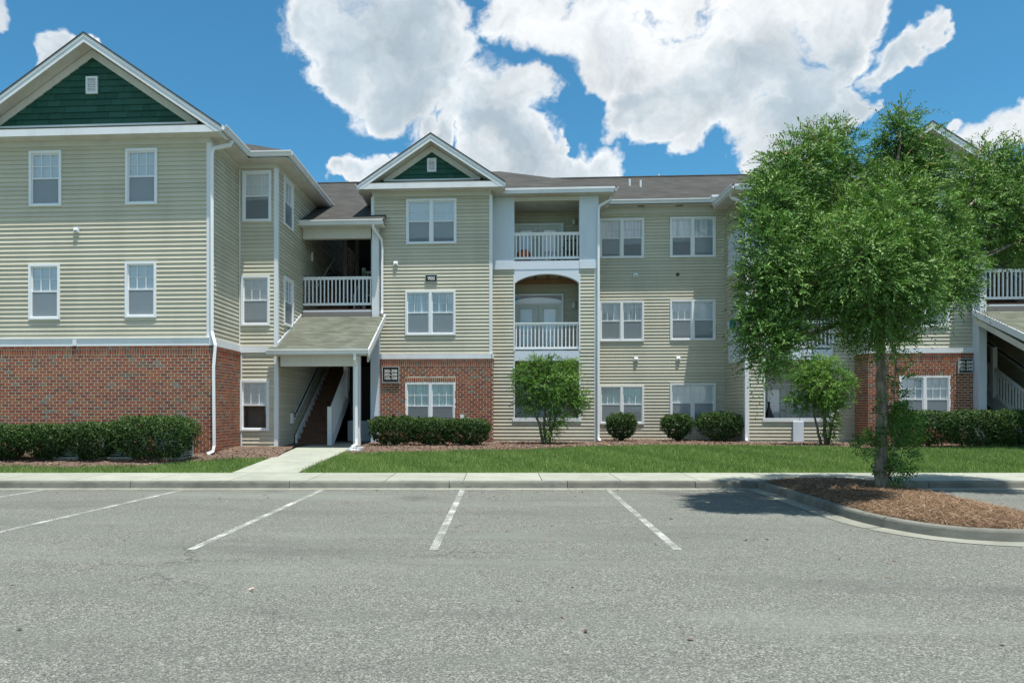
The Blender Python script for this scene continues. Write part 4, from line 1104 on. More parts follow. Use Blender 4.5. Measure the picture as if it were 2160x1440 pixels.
ks = [-22, -19, -16, -12.6, -9.4, -6.2, -3.13, -.05, 2.23, 4.7, 5.95]
for i in range(len(ks)-1): straight(ks[i], ks[i+1])
ks = [8.28, 9.2, 12.2, 15.2, 18.2, 21.2]
for i in range(len(ks)-1): straight(ks[i], ks[i+1])
side = setting(MB().quad(LQ(-30,13.85,.10), LQ(30,13.85,.10), LQ(30,15.4,.10), LQ(-30,15.4,.10)).build('sidewalk', M['kerb']))
for k in range(-14, 14):
    x0 = .33+1.53*k; x1 = x0+1.53; sh = -.10; zb = 15.33+.0035*x0
    m_ = MB(); e = .007
    m_.hexa([LQ(x0+e+sh,13.865,.05), LQ(x1-e+sh,13.865,.05), LQ(x1-e,15.35,.05), LQ(x0+e,15.35,.05),
             LQ(x0+e+sh,13.865,.141), LQ(x1-e+sh,13.865,.141), LQ(x1-e,15.35,.163), LQ(x0+e,15.35,.163)], random.random())
    m_.build('paving_slab', M['concrete'], side)
# walkway to the stairs
walk = setting(link('walkway', None))
WL = [(-4.92, 15.36), (-4.60, 17.3), (-4.42, 19.6)]; WRr = [(-3.28, 15.36), (-3.02, 17.3), (-2.72, 19.6)]
WL = [(-4.75, 15.36), (-4.35, 18.15), (-4.28, 19.45)]; WRr = [(-3.32, 15.36), (-2.86, 18.15), (-2.78, 19.45)]
def wl(pts, z): return float(np.interp(z, [p[1] for p in pts], [p[0] for p in pts]))
js = [15.365, 16.75, 18.2, 19.6]
for j0, j1 in zip(js[:-1], js[1:]):
    m_ = MB(); a, b = j0+.006, j1-.006
    m_.hexa([LQ(wl(WL,a),a,.05), LQ(wl(WRr,a),a,.05), LQ(wl(WRr,b),b,.05), LQ(wl(WL,b),b,.05),
             LQ(wl(WL,a),a,terr(a)+.012), LQ(wl(WRr,a),a,terr(a)+.012), LQ(wl(WRr,b),b,terr(b)+.012), LQ(wl(WL,b),b,terr(b)+.012)], .6+random.random()*.3)
    m_.build('paving_slab', M['concrete'], walk)

# island
ISL = [(5.90,13.86), (5.80,12.83), (5.67,11.6), (5.55,10.5), (5.47,9.6), (5.56,8.85), (5.85,8.33), (6.35,8.08), (6.95,8.15), (7.45,8.55), (7.75,9.3), (7.92,10.4), (8.12,12.0), (8.22,13.1), (8.30,13.86)]
def dense(p, k=6):
    o = []
    for i in range(len(p)-1):
        p0, p1, p2, p3 = [Vector(p[max(0, min(len(p)-1, i+q))]) for q in (-1, 0, 1, 2)]
        for j in range(k):
            t = j/k; o.append(.5*((2*p1)+(p2-p0)*t+(2*p0-5*p1+4*p2-p3)*t*t+(3*p1-p0-3*p2+p3)*t**3))
    return o+[Vector(p[-1])]
D = dense(ISL)
def offs(P, d):
    o = []
    for i, p in enumerate(P):
        t = (P[min(i+1, len(P)-1)]-P[max(i-1, 0)]).normalized(); o.append(p+Vector((t.y, -t.x))*d)
    return o
Din, Dpan = offs(D, -.15), offs(D, .25)
cen = Vector((6.8, 11.0))
if (Din[20]-cen).length > (D[20]-cen).length: Din, Dpan = offs(D, .15), offs(D, -.25)
isl = setting(link('island_kerb', None))
run = 0; piece = MB(); pan = MB(); tn = random.random(); acc = 0
for i in range(len(D)-1):
    L_ = (D[i+1]-D[i]).length; acc += L_
    end = acc > 1.55; q = .022/max(L_, .03) if end else 0
    A1, B1 = D[i+1]-(D[i+1]-D[i])*q, Din[i+1]-(Din[i+1]-Din[i])*q
    kerb_piece(piece, D[i], A1, Din[i], B1, tint=tn)
    P1 = Dpan[i+1]-(Dpan[i+1]-Dpan[i])*q
    pan.quad(LQ(*Dpan[i], .006), LQ(*P1, .006), LQ(*A1, .012), LQ(*D[i], .012), tint=tn)
    if end or i == len(D)-2:
        piece.build('kerb_segment', M['kerb'], isl); pan.build('gutter_pan', M['pan'], isl); piece = MB(); pan = MB(); acc = 0; tn = random.random()
def island_z(x, z):
    d = min((Vector((x, z))-p).length for p in Din[::3]); return .125+.10*min(1, d/.9)
m_ = MB(); rings = 7; NN = len(Din)
ctr = [Vector((6.75, z)) for z in np.linspace(13.4, 13.4, 1)]
def cpt(p): return Vector((float(np.interp(p.y, [8, 14], [6.6, 7.1])), min(13.7, max(9.1, p.y))))
grid = []
for r in range(rings+1):
    t = r/rings; row = []
    for p in Din:
        q = p.lerp(cpt(p), t); z = .125+.065*math.sin(min(1, t*1.3)*math.pi/2)+.014*math.sin(q.x*9+q.y*4)+.012*math.sin(q.y*11)
        row.append(LQ(q.x, q.y, z if t > 0 else .12))
    grid.append(row)
for r in range(rings):
    for i in range(NN-1): m_.quad(grid[r][i], grid[r][i+1], grid[r+1][i+1], grid[r+1][i])
setting(m_.build('island_mulch', M['straw_bed'], smooth=True))

# mulch beds along the building
def on_terr(u, v):
    b_ = (HY-v)/FPX; lo, hi = 14.0, 40.0
    for _ in range(40):
        m = (lo+hi)/2
        if CZ+b_*m > terr(m): lo = m
        else: hi = m
    return ((u-CX)/FPX*m, m)
bedL = [on_terr(*p) for p in ((-160,988), (0,985), (120,987), (300,985), (400,975), (480,969), (560,967), (605,962))]
bedR = [on_terr(*p) for p in ((735,957), (780,957), (900,953), (1045,950), (1150,948), (1240,944), (1400,941), (1600,942), (1740,944), (1830,948), (1950,947), (2080,940), (2200,937), (2400,936), (2700,936))]
def back_zc(xc):
    return 27.0
def bed(pts, name):
    m_ = MB(); xs = np.arange(pts[0][0], pts[-1][0], .22); zz = lambda x: float(np.interp(x, [p[0] for p in pts], [p[1] for p in pts]))+.05*math.sin(x*3.1)+.03*math.sin(x*8.3)
    def H(x, z, t): return terr(z)+.004+(.035 if t > 0 else 0)+(.012*math.sin(x*5+z*7)+.01*math.sin(x*13-z*9))*(t > 0)
    ts = [0, .02, .06, .1, .15, .2, .3, .45, .7, 1]
    for i in range(len(xs)-1):
        for j in range(len(ts)-1):
            q = []
            for (x, t) in ((xs[i], ts[j]), (xs[i+1], ts[j]), (xs[i+1], ts[j+1]), (xs[i], ts[j+1])):
                z0_ = zz(x); z = z0_+(back_zc(x)-z0_)*t; q.append(LQ(x, z, H(x, z, t)))
            m_.quad(*q)
    return setting(m_.build(name, M['mulch'], smooth=True)), zz
bl, zL = bed(bedL, 'mulch_bed'); br_, zR = bed(bedR, 'mulch_bed')

# ------------------------------------------------------------------ scattered blades, chips, needles
def quads_object(name, C, m, tints, parent=None, smooth=False, **props):
    """C: (N,4,3) quads -> one mesh"""
    n = len(C); me = bpy.data.meshes.new(name); me.vertices.add(n*4); me.vertices.foreach_set('co', C.reshape(-1).astype(np.float32))
    me.loops.add(n*4); me.loops.foreach_set('vertex_index', np.arange(n*4, dtype=np.int32))
    me.polygons.add(n); me.polygons.foreach_set('loop_start', np.arange(0, n*4, 4, dtype=np.int32)); me.polygons.foreach_set('loop_total', np.full(n, 4, dtype=np.int32))
    at = me.attributes.new('tint', 'FLOAT', 'FACE'); at.data.foreach_set('value', tints.astype(np.float32))
    me.materials.append(m); me.update(calc_edges=True); me.validate()
    return link(name, me, parent, **props)
def L2Wn(xc, zc): return xc*cS-zc*sS, xc*sS+zc*cS
terrn = lambda z: .155+.315*np.clip((z-15.4)/3.9, 0, 1)**.9
def lawn(n):
    xc = rng.uniform(-16, 22, n); zc = rng.uniform(15.36, 21.9, n)
    zl = np.where(xc < -4.2, np.interp(xc, [p[0] for p in bedL], [p[1] for p in bedL])+.05*np.sin(xc*3.1)+.03*np.sin(xc*8.3),
                  np.interp(xc, [p[0] for p in bedR], [p[1] for p in bedR])+.05*np.sin(xc*3.1)+.03*np.sin(xc*8.3))
    L = np.interp(zc, [p[1] for p in WL], [p[0] for p in WL]); Rr = np.interp(zc, [p[1] for p in WRr], [p[0] for p in WRr])
    ok = (zc < zl+.03) & ~((xc > L-.01) & (xc < Rr+.01)) 
    return xc[ok], zc[ok]
gx, gz = lawn(420000)
n = len(gx); x, y = L2Wn(gx, gz); z = terrn(gz)
patch = .5+.5*np.sin(gx*1.7+np.sin(gz*2.3)*1.5)*np.sin(gz*2.9+gx*.6)
h = rng.uniform(.03, .075, n)*(1+.35*patch); a = rng.uniform(0, 2*np.pi, n); wv = rng.uniform(.0035, .0065, n)
lean = rng.uniform(.0, .045, n); la = rng.uniform(0, 2*np.pi, n)
bx_, by_ = np.cos(a)*wv, np.sin(a)*wv; tx, ty = x+np.cos(la)*lean, y+np.sin(la)*lean
C = np.stack([np.stack([x-bx_, y-by_, z-.005], -1), np.stack([x+bx_, y+by_, z-.005], -1),
              np.stack([tx+bx_*.25, ty+by_*.25, z+h], -1), np.stack([tx-bx_*.25, ty-by_*.25, z+h], -1)], 1)
patch2 = np.sin(gx*.9+1.3*np.sin(gz*1.1))*np.sin(gx*3.7+gz*2.2)
tn = np.clip(rng.normal(.42, .2, n)+.22*(patch-.5)+.12*patch2+(rng.random(n) < .05)*.45, 0, 1)
quads_object('lawn_grass', C, M['grass'], tn, kind='stuff')
def flakes(name, xc, zc, z, lmin, lmax, wmin, wmax, m, flat=.4, lift=.0, **props):
    n = len(xc); x, y = L2Wn(xc, zc); a = rng.uniform(0, 2*np.pi, n); l = rng.uniform(lmin, lmax, n); w_ = rng.uniform(wmin, wmax, n)
    tz = rng.normal(0, flat, n)*l; d = np.stack([np.cos(a)*l, np.sin(a)*l, tz], -1)/2; s = np.stack([-np.sin(a)*w_, np.cos(a)*w_, rng.normal(0, .3, n)*w_], -1)/2
    c = np.stack([x, y, z+np.abs(tz)/2+lift], -1)
    C = np.stack([c-d-s, c+d-s, c+d+s, c-d+s], 1); return quads_object(name, C, m, np.clip(rng.normal(.45, .22, n), 0, 1), kind='stuff', **props)
n = 26000; xc = rng.uniform(-16, 20, n); zf = np.where(xc < -4.2, np.interp(xc, [p[0] for p in bedL], [p[1] for p in bedL]), np.interp(xc, [p[0] for p in bedR], [p[1] for p in bedR]))
zc = zf+rng.random(n)**1.3*4.5-.02; L_ = np.interp(zc, [p[1] for p in WL], [p[0] for p in WL]); R_ = np.interp(zc, [p[1] for p in WRr], [p[0] for p in WRr])
ok = ~((xc > L_-.05) & (xc < R_+.05)) & ((zc < 19.2) | (xc > -2.7) | (xc < -6)); flakes('bark_chips', xc[ok], zc[ok], terrn(zc[ok])+.045, .02, .07, .012, .03, M['chip'], .25)
# pine straw on the island
P2 = np.array([(p.x, p.y) for p in Din]); n = 90000; xc = rng.uniform(5.5, 8.3, n); zc = rng.uniform(8.1, 13.8, n)
def inside(px, pz, poly):
    r = np.zeros(len(px), bool); j = len(poly)-1
    for i in range(len(poly)):
        xi, zi, xj, zj = *poly[i], *poly[j]
        c = ((zi > pz) != (zj > pz)) & (px < (xj-xi)*(pz-zi)/(zj-zi+1e-12)+xi); r ^= c; j = i
    return r
ok = inside(xc, zc, P2); xc, zc = xc[ok], zc[ok]
dd = np.min(np.hypot(xc[:, None]-P2[None, ::2, 0], zc[:, None]-P2[None, ::2, 1]), 1)
zz_ = .125+.06*np.sin(np.minimum(1, dd/1.0)*np.pi/2)
flakes('pine_straw', xc, zc, zz_+.012, .05, .15, .002, .005, M['needle'], .18)

#=====================================================================  PLANTS
def leaf_quads(C, D_, U, l, w_, fold=.25):
    """diamond leaves: base C, direction D_, side made from U"""
    S_ = np.cross(D_, U); S_ /= np.linalg.norm(S_, axis=1, keepdims=True)+1e-9
    Nn = np.cross(S_, D_); mid = C+D_*(l*.45)[:, None]
    return np.stack([C, mid+S_*(w_/2)[:, None]+Nn*(w_*fold)[:, None], C+D_*l[:, None], mid-S_*(w_/2)[:, None]+Nn*(w_*fold)[:, None]], 1)
def unit_(v): return v/(np.linalg.norm(v, axis=1, keepdims=True)+1e-9)

def shrub(u, vb, vt, wpx, zc, label, group=None, depth=.9, n=5200, roundish=.5, pinch=.25):
    n = int(n*1.7)
    """clipped evergreen: dense leaf shell over a twiggy base"""
    xc = (u-CX)/FPX*zc; zt = CZ+(HY-vt)/FPX*zc; z0 = terr(zc)+.02; w_ = wpx/FPX*zc; h = zt-z0
    x, y = L2Wn(xc, zc); t = thing('shrub', (x, y, z0), label, 'shrub', group)
    r = np.random.default_rng(int(u*7+zc*100) % 99991)
    ph = r.uniform(0, 6.28, 12)
    def shell(n, inner):
        d = unit_(r.normal(size=(n, 3))); d[:, 2] = np.where(r.random(n) < .6, d[:, 2], np.abs(d[:, 2]))
        p = 4.6 if roundish < .7 else 3.4
        k = (np.abs(d[:, 0])**p+np.abs(d[:, 1])**p+np.abs(d[:, 2])**p)**(-1/p)
        q = d*k[:, None]
        lump = 1+.055*np.sin(q[:, 0]*5+ph[0])*np.sin(q[:, 1]*5+ph[1])+.05*np.sin(q[:, 0]*11+ph[2]+q[:, 2]*7)+.04*np.sin(q[:, 2]*13+ph[3])*np.sin(q[:, 0]*17+ph[4])
        rad = lump*(1-inner*r.random(n)**1.6)+r.normal(0, .014, n)
        q = q*rad[:, None]
        zz = (q[:, 2]+1)/2                            # 0..1
        taper = 1-pinch*np.clip(1-zz/.45, 0, 1)**1.3
        P = np.stack([q[:, 0]*w_/2*taper, q[:, 1]*depth/2*taper, .10*h+zz*h*.90], -1)
        return P, unit_(q*np.array([1, 1, 1.1]))
    P, Nn = shell(n, .30)
    D_ = unit_(Nn*.55+r.normal(size=P.shape)*.6+np.array([0, 0, .15])); U = unit_(Nn+r.normal(size=P.shape)*.55)
    l = r.uniform(.03, .055, n); C = leaf_quads(P, D_, U, l, l*.5)
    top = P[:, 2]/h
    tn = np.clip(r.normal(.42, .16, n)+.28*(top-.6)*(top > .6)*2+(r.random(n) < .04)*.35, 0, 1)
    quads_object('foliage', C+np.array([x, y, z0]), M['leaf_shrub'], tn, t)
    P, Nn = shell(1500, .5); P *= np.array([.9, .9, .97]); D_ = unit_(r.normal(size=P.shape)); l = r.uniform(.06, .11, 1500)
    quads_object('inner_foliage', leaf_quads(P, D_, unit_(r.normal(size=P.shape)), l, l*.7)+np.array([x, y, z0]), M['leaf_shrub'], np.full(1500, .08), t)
    s = MB()
    for k in range(9):
        a = r.uniform(0, 6.28); e = r.uniform(.15, .36); bx0 = r.uniform(-.12, .12)*w_
        s.tube([(x+bx0*.5, y, z0-.05), (x+bx0+math.cos(a)*e*w_*.4, y+math.sin(a)*e*depth*.4, z0+h*.25), (x+bx0+math.cos(a)*e*w_, y+math.sin(a)*e*depth, z0+h*.62)], [.016, .012, .006], 6)
    s.build('stems', M['bark'], t, smooth=True)
    return t
HG = 'clipped shrubs in front of the brick wing'
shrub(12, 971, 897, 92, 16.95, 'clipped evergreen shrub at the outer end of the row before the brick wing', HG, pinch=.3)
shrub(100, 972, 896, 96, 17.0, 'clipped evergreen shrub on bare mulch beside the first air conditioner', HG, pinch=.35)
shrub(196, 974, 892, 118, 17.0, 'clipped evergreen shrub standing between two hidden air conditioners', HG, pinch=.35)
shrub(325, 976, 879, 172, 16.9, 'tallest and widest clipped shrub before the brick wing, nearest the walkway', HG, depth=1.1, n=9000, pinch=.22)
HC = 'clipped shrubs under the ground floor brick window'
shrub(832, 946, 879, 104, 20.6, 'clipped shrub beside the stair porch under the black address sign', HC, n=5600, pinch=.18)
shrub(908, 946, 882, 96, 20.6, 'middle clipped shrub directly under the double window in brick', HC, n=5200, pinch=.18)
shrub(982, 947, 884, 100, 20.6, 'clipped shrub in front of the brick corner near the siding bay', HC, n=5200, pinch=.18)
HR = 'rounded shrubs along the courtyard wall'
shrub(1310, 932, 872, 62, 23.4, 'small rounded shrub under the courtyard window nearest the arched balcony bay', HR, n=3200, roundish=1, pinch=.35)
shrub(1428, 931, 874, 66, 23.4, 'small rounded shrub with bare stems showing at its foot', HR, n=3200, roundish=1, pinch=.6)
shrub(1517, 931, 870, 92, 23.2, 'wider rounded shrub in the courtyard beside the white downspout', HR, n=4600, roundish=1, pinch=.3, depth=1.2)
HQ = 'clipped hedge shrubs beyond the big tree'
shrub(1945, 936, 868, 130, 19.6, 'clipped hedge shrub just beyond the big tree trunk, in front of brick', HQ, n=6400, pinch=.15)
shrub(2050, 936, 866, 120, 19.5, 'clipped hedge shrub in front of the white porch column', HQ, n=6000, pinch=.15)
shrub(2150, 937, 866, 120, 19.4, 'clipped hedge shrub in front of the far stair balustrade', HQ, n=6000, pinch=.15)

def tree(name, base, zc0, label, stems, clumps, leafm, nspray, lleaf, sz=.22, group=None, extra=None, seed=1, per=9, lw=.42):
    """stems: list of (points[(u,v,dz)], radii); clumps: (u,v,depth offset,rx,ry,rz px) -> foliage of leafy sprays"""
    r = np.random.default_rng(seed)
    xb, yb = L2Wn((base[0]-CX)/FPX*zc0, zc0); zb = CZ+(HY-base[1])/FPX*zc0
    t = thing(name, (xb, yb, zb), label, 'tree', group)
    def W3d(u, v, dz): zc = zc0+dz; return Vector((*L2Wn((u-CX)/FPX*zc, zc), CZ+(HY-v)/FPX*zc))
    for i, (pts, rad) in enumerate(stems):
        P = [W3d(*p) for p in pts]; Q = []; rr = []
        for k in range(len(P)-1):
            for j in range(4):
                f = j/4; Q.append(P[k].lerp(P[k+1], f)+Vector(r.normal(0, .012, 3))*(0 if k == 0 and j == 0 else 1)); rr.append(rad[k]+(rad[k+1]-rad[k])*f)
        Q.append(P[-1]); rr.append(rad[-1])
        MB().tube(Q, rr, 10).build('trunk' if i == 0 or rad[0] > .06 else 'limb', M['bark'], t, smooth=True)
    vol = np.array([c[3]*c[4]*c[5] for c in clumps], float)**.7; vol /= vol.sum()
    tw = MB(); allC = []; allT = []
    core = W3d(*stems[0][0][-1])
    for c, f in zip(clumps, vol):
        n = max(6, int(nspray*f)); cc = np.array(W3d(c[0], c[1], c[2])); rad = np.array([c[3], c[5]*1.05, c[4]])/FPX*(zc0+c[2])*.86
        d = unit_(r.normal(size=(n, 3))); rr = r.random(n)**.26
        lump = 1+.34*np.sin(d[:, 0]*4+c[0])*np.sin(d[:, 2]*5+c[1])
        P = cc+d*rad*(rr*lump)[:, None]
        outd = unit_(d*np.array([1, 1, .7])+r.normal(size=d.shape)*.45+np.array([0, 0, .30]))
        ls = r.uniform(.6, 1.25, n)*sz*np.where(r.random(n) < .10, 1.7, 1)
        ax = unit_(r.normal(size=(n, 3))); side = unit_(np.cross(outd, ax))
        coff = r.normal(0, .11); soff = r.normal(0, .10, n)
        for k in range(per):
            ff = (k+.6)/per; bend = np.array([0, 0, -.35])*ff*ff
            q = P+(outd*ff+bend)*ls[:, None]
            sg = 1 if k % 2 else -1
            D_ = unit_(outd*.75+side*sg*.8+bend*1.2+r.normal(size=d.shape)*.16)
            if k == per-1: D_ = unit_(outd+bend*2)
            U = unit_(d*.9+np.array([0, 0, .75])+r.normal(size=d.shape)*.42)
            l = r.uniform(.75, 1.2, n)*lleaf*(1-.3*ff); allC.append(leaf_quads(q, D_, U, l, l*lw, .15))
            topness = (P[:, 2]-cc[2])/rad[2]
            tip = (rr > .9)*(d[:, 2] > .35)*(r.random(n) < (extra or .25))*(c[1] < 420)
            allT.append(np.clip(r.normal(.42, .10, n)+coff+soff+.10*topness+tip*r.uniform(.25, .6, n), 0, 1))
        for k in range(0, n, 9):
            p = Vector(P[k]); tw.tube([p-Vector(outd[k])*.05, p+Vector(outd[k]*ls[k]*.6)], [.004, .002], 3)
        # branch into the clump
        p1 = Vector(cc); st = core.lerp(p1, .12); md = core.lerp(p1, .55)+Vector((0, 0, .12))
        k = .03+.02*(f > .05)
        MB().tube([core-Vector((0,0,.15)), st, md+Vector(r.normal(0, .08, 3)), p1, p1+(p1-core).normalized()*.12], [k, k*.9, k*.6, k*.25, .004], 7).build('branch', M['bark'], t, smooth=True)
    tw.build('twigs', M['bark'], t, kind='stuff')
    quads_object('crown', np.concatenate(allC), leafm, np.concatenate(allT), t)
    return t, W3d

BIG = [  # u, v, depth, rx, ry, rz  (pixels at the trunk's distance)
 # left lobe
 (1650,395,-.9,70,90,58), (1700,330,-.6,62,80,60), (1758,300,.0,50,70,52), (1725,280,-.5,36,40,34), (1765,275,.1,26,30,28), (1640,345,-.9,34,50,36), (1612,445,-1.3,56,80,52), (1710,420,.5,80,90,70),
 (1780,390,.4,56,90,60), (1605,530,-1.8,52,90,54), (1690,510,-1.2,76,90,66), (1775,470,-.4,56,90,60), (1660,600,-1.9,60,90,46), (1745,590,-1.8,62,90,52), (1592,605,-1.8,40,70,44), (1588,665,-1.9,34,60,30),
 # low hanging branch
 (1610,725,-2.0,52,66,32), (1585,705,-1.9,34,50,26), (1665,715,-1.8,44,60,24), (1640,670,-1.7,40,50,26), (1625,755,-2.0,30,40,18), (1700,655,-1.3,40,60,26),
 # centre front, lighter
 (1835,470,-1.4,70,90,52), (1890,510,-1.9,74,90,52), (1820,545,-2.3,84,100,50), (1900,575,-2.0,78,90,46), (1845,620,-1.9,84,90,42), (1920,640,-1.5,56,70,40), (1860,680,-1.2,62,60,34), (1800,650,-1.4,46,60,34), (1800,705,-.7,36,40,22), (1890,715,-.6,36,40,22), (1840,395,-.2,42,60,46),
 # upper centre lobe
 (1890,262,.5,36,60,44), (1902,232,.5,22,36,24), (1880,310,.6,42,70,46), (1935,300,.5,44,70,46), (1965,325,.4,32,60,40), (1915,370,.3,62,80,50), (1945,420,.1,52,80,46), (1900,430,-.2,60,80,44),
 # right of centre, thin
 (1985,480,-.2,56,80,46), (1990,545,-.6,50,70,44), (2015,590,-.7,42,60,34), (2030,555,-.3,36,50,40), (1975,605,-.9,40,60,34), (2035,620,-.6,20,30,26),
 # right lobe
 (2085,318,.9,42,60,38), (2050,380,.7,40,70,50), (2110,365,1.0,52,80,56), (2150,330,1.2,42,70,50), (2080,440,.4,62,80,56), (2040,450,.2,36,60,44), (2150,430,.6,60,90,60), (2110,495,.5,56,60,44), (2170,500,.4,52,70,46), (2205,400,.8,60,100,90), (2235,480,.3,60,80,70),
 (1900,510,1.3,70,80,80), (1780,530,1.4,70,80,70),
 # sprouts on the trunk
 (1896,800,-.1,15,20,22), (1886,842,-.1,15,20,26)]
BIG = [(c[0]+(12 if c[0] < 1620 else 0), c[1]+(26 if c[1] < 345 else 14 if c[1] < 430 else 0), *c[2:]) for c in BIG]
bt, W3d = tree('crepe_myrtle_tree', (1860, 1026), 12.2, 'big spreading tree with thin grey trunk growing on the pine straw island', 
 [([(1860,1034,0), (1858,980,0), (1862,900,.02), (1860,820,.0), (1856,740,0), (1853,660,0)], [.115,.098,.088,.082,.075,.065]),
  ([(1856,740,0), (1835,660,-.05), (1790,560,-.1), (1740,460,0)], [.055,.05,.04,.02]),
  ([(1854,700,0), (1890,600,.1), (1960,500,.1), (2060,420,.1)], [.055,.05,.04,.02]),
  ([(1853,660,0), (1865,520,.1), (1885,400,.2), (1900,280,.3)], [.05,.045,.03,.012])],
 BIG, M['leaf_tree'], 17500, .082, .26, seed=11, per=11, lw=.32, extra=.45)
# suckers sprouting round its foot
r_ = np.random.default_rng(5); Cs = []; Ts = []; tw = MB()
for (u, v, dz, rx, ry) in ((1892,905,-.05,30,34), (1900,955,-.1,24,38), (1885,995,-.1,20,20), (1915,915,.1,20,26), (1830,935,.05,12,12), (1893,878,0,20,18)):
    n = 75; c = np.array(W3d(u, v, dz)); d = unit_(r_.normal(size=(n, 3))); P = c+d*np.array([rx, 30, ry])/FPX*12.2*(r_.random(n)**.5)[:, None]
    outd = unit_(d+np.array([0, 0, .5])+r_.normal(size=d.shape)*.4); side = unit_(np.cross(outd, unit_(r_.normal(size=(n, 3)))))
    for k in range(8):
        q = P+outd*(.2*(k+.5)/8); D_ = unit_(outd*.6+side*(1 if k % 2 else -1)+np.array([0, 0, -.3])); l = r_.uniform(.05, .08, n)
        Cs.append(leaf_quads(q, D_, unit_(np.cross(outd, side)), l, l*.42, .1)); Ts.append(np.clip(r_.normal(.3, .14, n)+.4*(r_.random(n) < .08), 0, 1))
    tw.tube([W3d(1862, 1024, dz*.3), W3d((1862+u)/2+6, 985, dz), Vector(c)], [.012, .009, .004], 5)
tw.build('sucker_stems', M['bark'], bt, smooth=True, kind='stuff'); quads_object('sucker_leaves', np.concatenate(Cs), M['leaf_tree'], np.concatenate(Ts), bt)
ms = MB()
for (u, v, L_) in ((1836,600,.75), (1846,640,.6), (1884,640,.75), (1892,655,.5), (1830,630,.5), (1888,610,.5)):
    for k in range(26):
        p = W3d(u+r_.normal(0, 4), v+r_.normal(0, 6), -.12+r_.normal(0, .04)); n = 5
        ms.tube([p+Vector((r_.normal(0, .012), r_.normal(0, .01), -L_*r_.uniform(.4, 1)*q/n)) for q in range(n)], [.004]*n, 3)
ms.build('hanging_moss', M['moss'], bt, kind='stuff')

tree('small_tree', (1150, 938), 21.3, 'small bushy multi-stemmed tree growing before the arched balcony bay',
 [([(1152,941,0), (1148,900,0), (1150,865,.05), (1140,830,0)], [.05,.042,.036,.022]), ([(1147,941,.1), (1138,895,.1), (1118,850,.1), (1105,815,.1)], [.045,.038,.028,.014]),
  ([(1156,941,.05), (1166,900,0), (1180,860,0), (1196,820,.1)], [.04,.034,.024,.012]), ([(1160,941,-.05), (1160,880,-.1), (1168,820,-.1)], [.035,.03,.012])],
 [(1115,790,0,34,26,30), (1160,772,0,34,22,36), (1195,800,0,32,28,34), (1150,815,-.1,48,34,44), (1110,835,.1,28,18,30), (1200,840,0,32,20,30), (1165,845,-.1,34,26,34), (1228,838,0,20,20,20),
  (1180,880,-.1,18,18,24), (1162,905,-.15,18,26,20), (1095,805,0,16,16,20), (1205,770,0,18,16,20), (1130,765,0,18,13,20), (1120,862,0,22,14,20), (1215,860,0,16,16,16)], M['leaf_small'], 3100, .072,   .19, seed=21, group='small multi-stemmed trees beside the balcony bays', per=8)
tree('small_tree', (1738, 936), 20.6, 'small bushy multi-stemmed tree growing before the bay partly behind the big tree',
 [([(1742,939,0), (1738,890,0), (1736,850,0), (1732,815,0)], [.05,.042,.034,.02]), ([(1732,939,.1), (1722,890,.1), (1712,850,.1)], [.04,.03,.014]), ([(1748,939,.05), (1756,890,0), (1768,845,0)], [.04,.03,.012])],
 [(1690,790,0,28,22,30), (1735,772,0,36,22,36), (1770,800,0,26,26,30), (1730,815,-.1,46,30,44), (1700,835,.1,32,16,30), (1765,845,0,26,18,30), (1740,848,-.1,30,22,34), (1672,845,0,18,10,16),
  (1752,885,-.1,14,18,20), (1750,915,-.15,12,16,16), (1690,862,0,14,14,16), (1790,815,0,14,18,16)], M['leaf_small'], 2500, .072, .19, seed=33, group='small multi-stemmed trees beside the balcony bays', per=8)

#=====================================================================  SMALL THINGS
def condenser(u, zc, w_, h, label):
    xc = (u-CX)/FPX*zc; x, y = L2Wn(xc, zc); z = terr(zc)+.03
    t = thing('air_conditioner', (x, y, z), label, 'air conditioner', 'air conditioners behind the shrubs'); hw = w_/2
    b = MB(); b.box(x-hw-.05, x+hw+.05, y-hw-.05, y+hw+.05, z-.04, z+.04); b.build('base_slab', M['concrete'], t)
    b = MB(); b.box(x-hw+.03, x+hw-.03, y-hw+.03, y+hw-.03, z+.04, z+h-.05); b.build('cabinet', M['dark'], t)
    b = MB()
    for sx in (-1, 1):
        for sy in (-1, 1): b.box(x+sx*hw-.025, x+sx*hw+.025, y+sy*hw-.025, y+sy*hw+.025, z+.04, z+h-.04)
    b.box(x-hw-.02, x+hw+.02, y-hw-.02, y+hw+.02, z+h-.05, z+h); b.build('frame', M['ac'], t)
    k = z+.07
    while k < z+h-.08:
        s = MB(); s.box(x-hw+.026, x+hw-.026, y-hw-.012, y-hw+.02, k, k+.032); s.box(x+hw-.02, x+hw+.012, y-hw+.026, y+hw-.026, k, k+.032); s.build('louvre_band', M['ac'], t); k += .055
    gr = MB()
    for q in (.1, .17, .24, .31): gr.tube([(x+math.cos(a)*q, y+math.sin(a)*q, z+h+.01) for a in np.linspace(0, 6.28, 21)], .006, 4)
    gr.build('fan_guard', M['black'], t)
condenser(150, 17.45, .80, .72, 'grey green air conditioner half hidden behind shrubs, second gap of the row')
condenser(262, 17.45, .74, .70, 'grey green air conditioner mostly hidden behind the tallest shrub')
condenser(368, 17.35, .62, .62, 'louvred air conditioner beside the end of the shrub row against bare brick')

# concrete splash block below the porch downspout
x, y = L2Wn(*on_terr(752, 951)); z = terr(W2L(x, y)[1])+.03
t = thing('splash_block', (x, y, z), 'small white concrete splash block under the porch downspout', 'splash block')
b = MB(); b.box(x-.17, x+.15, y-.28, y+.25, z-.02, z+.02); b.box(x-.17, x-.13, y-.28, y+.25, z+.02, z+.07); b.box(x+.11, x+.15, y-.28, y+.25, z+.02, z+.07); b.box(x-.13, x+.11, y+.21, y+.25, z+.02, z+.07)
b.build('trough', M['white'], t)

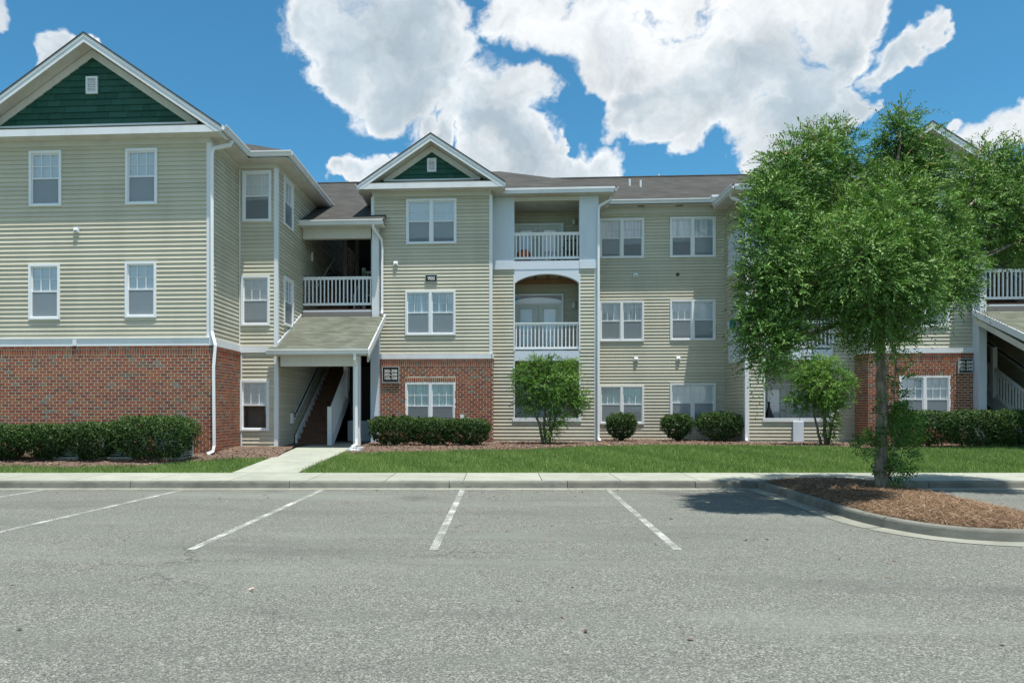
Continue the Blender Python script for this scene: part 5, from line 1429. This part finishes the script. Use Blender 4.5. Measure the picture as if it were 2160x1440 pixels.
# balcony things
yb = YBAY+.45
x, zz = onY(1105, 545, yb); z = 6.345
t = thing('flower_pot', (x, yb, z), 'round orange pot on the top balcony behind the white railing', 'pot')
b = MB(); b.tube([(x, yb, z), (x, yb, z+.03), (x, yb, z+.18), (x, yb, z+.34), (x, yb, z+.42), (x, yb, z+.44)], [.14, .17, .25, .24, .17, .18], 20); b.build('pot_body', M['orange'], t, smooth=True)
b = MB(); b.tube([(x, yb, z+.42), (x, yb, z+.455)], [.15, .15], 16); b.build('soil', M['mulch'], t)
def chair(x, y, z, label, m, group):
    t = thing('patio_chair', (x, y, z), label, 'chair', group)
    s = MB(); s.box(x-.24, x+.24, y-.24, y+.22, z+.42, z+.45); s.build('seat', m, t)
    for sx in (-1, 1):
        for sy in (-1, 1): MB().tube([(x+sx*.22, y+sy*.21, z), (x+sx*.21, y+sy*.20, z+(.43 if sy < 0 else .92))], .016, 6).build('leg', m, t)
        MB().box(x+sx*.24-.02, x+sx*.24+.02, y-.22, y+.2, z+.62, z+.65).build('armrest', m, t)
    k = MB(); k.box(x-.21, x+.21, y+.19, y+.215, z+.88, z+.93); k.box(x-.21, x+.21, y+.19, y+.215, z+.52, z+.56)
    for i in range(6): k.box(x-.17+i*.068-.01, x-.17+i*.068+.01, y+.195, y+.21, z+.56, z+.88)
    k.build('backrest', m, t)
CG = 'patio chairs on the balconies'
xx = onY(1205, 0, YBAY+.8)[0]
chair(xx, YBAY+.8, 6.34, 'black metal patio chair on the top balcony under the wall lamp', M['black'], CG)
chair(xx-.02, YBAY+.75, .50, 'pale slatted patio chair on the ground floor patio behind the small tree', M['soffit'], CG)
for u in (1166, 1178):
    x = onY(u, 0, YBAY+.4)[0]
    t = thing('small_pot', (x, YBAY+.4, 6.34), 'small black plant pot behind the top balcony railing, the one nearer the '+('orange pot' if u == 1166 else 'black chair'), 'pot', 'small black pots on the top balcony')
    MB().tube([(x, YBAY+.4, 6.34), (x, YBAY+.4, 6.5), (x, YBAY+.4, 6.52)], [.05, .075, .08], 12).build('pot_body', M['black'], t, smooth=True)
x = onY(1622, 0, YBAY+.5)[0]
t = thing('floor_vase', (x, YBAY+.5, .5), 'black bottle shaped vase standing in the ground floor opening beyond the courtyard', 'vase')
MB().tube([(x, YBAY+.5, z_) for z_ in (.5, .6, .9, 1.25, 1.5, 1.62, 1.78, 1.8)], [.1, .14, .17, .15, .08, .035, .035, .045], 14).build('vase_body', M['black'], t, smooth=True)
xg = 2*AX-3.29
t = thing('towel', (xg-.03, YBAY+.95, 4.48), 'teal towel hung over the white side panel of the far balcony', 'towel')
MB().box(xg-.12, xg-.10, YBAY+.72, YBAY+1.2, 4.25, 4.51).box(xg-.12, xg+.05, YBAY+.72, YBAY+1.2, 4.49, 4.51).build('cloth', M['teal'], t)

# litter and leaves lying about the lot
n = 260; xc = rng.uniform(-10, 8, n); zc = 13.55-rng.random(n)**2.2*9; keep = ~((xc > 5.3) & (zc > 7.9))
flakes('fallen_leaves', xc[keep], zc[keep], np.full(keep.sum(), .008), .015, .05, .01, .028, M['chip'], .15)
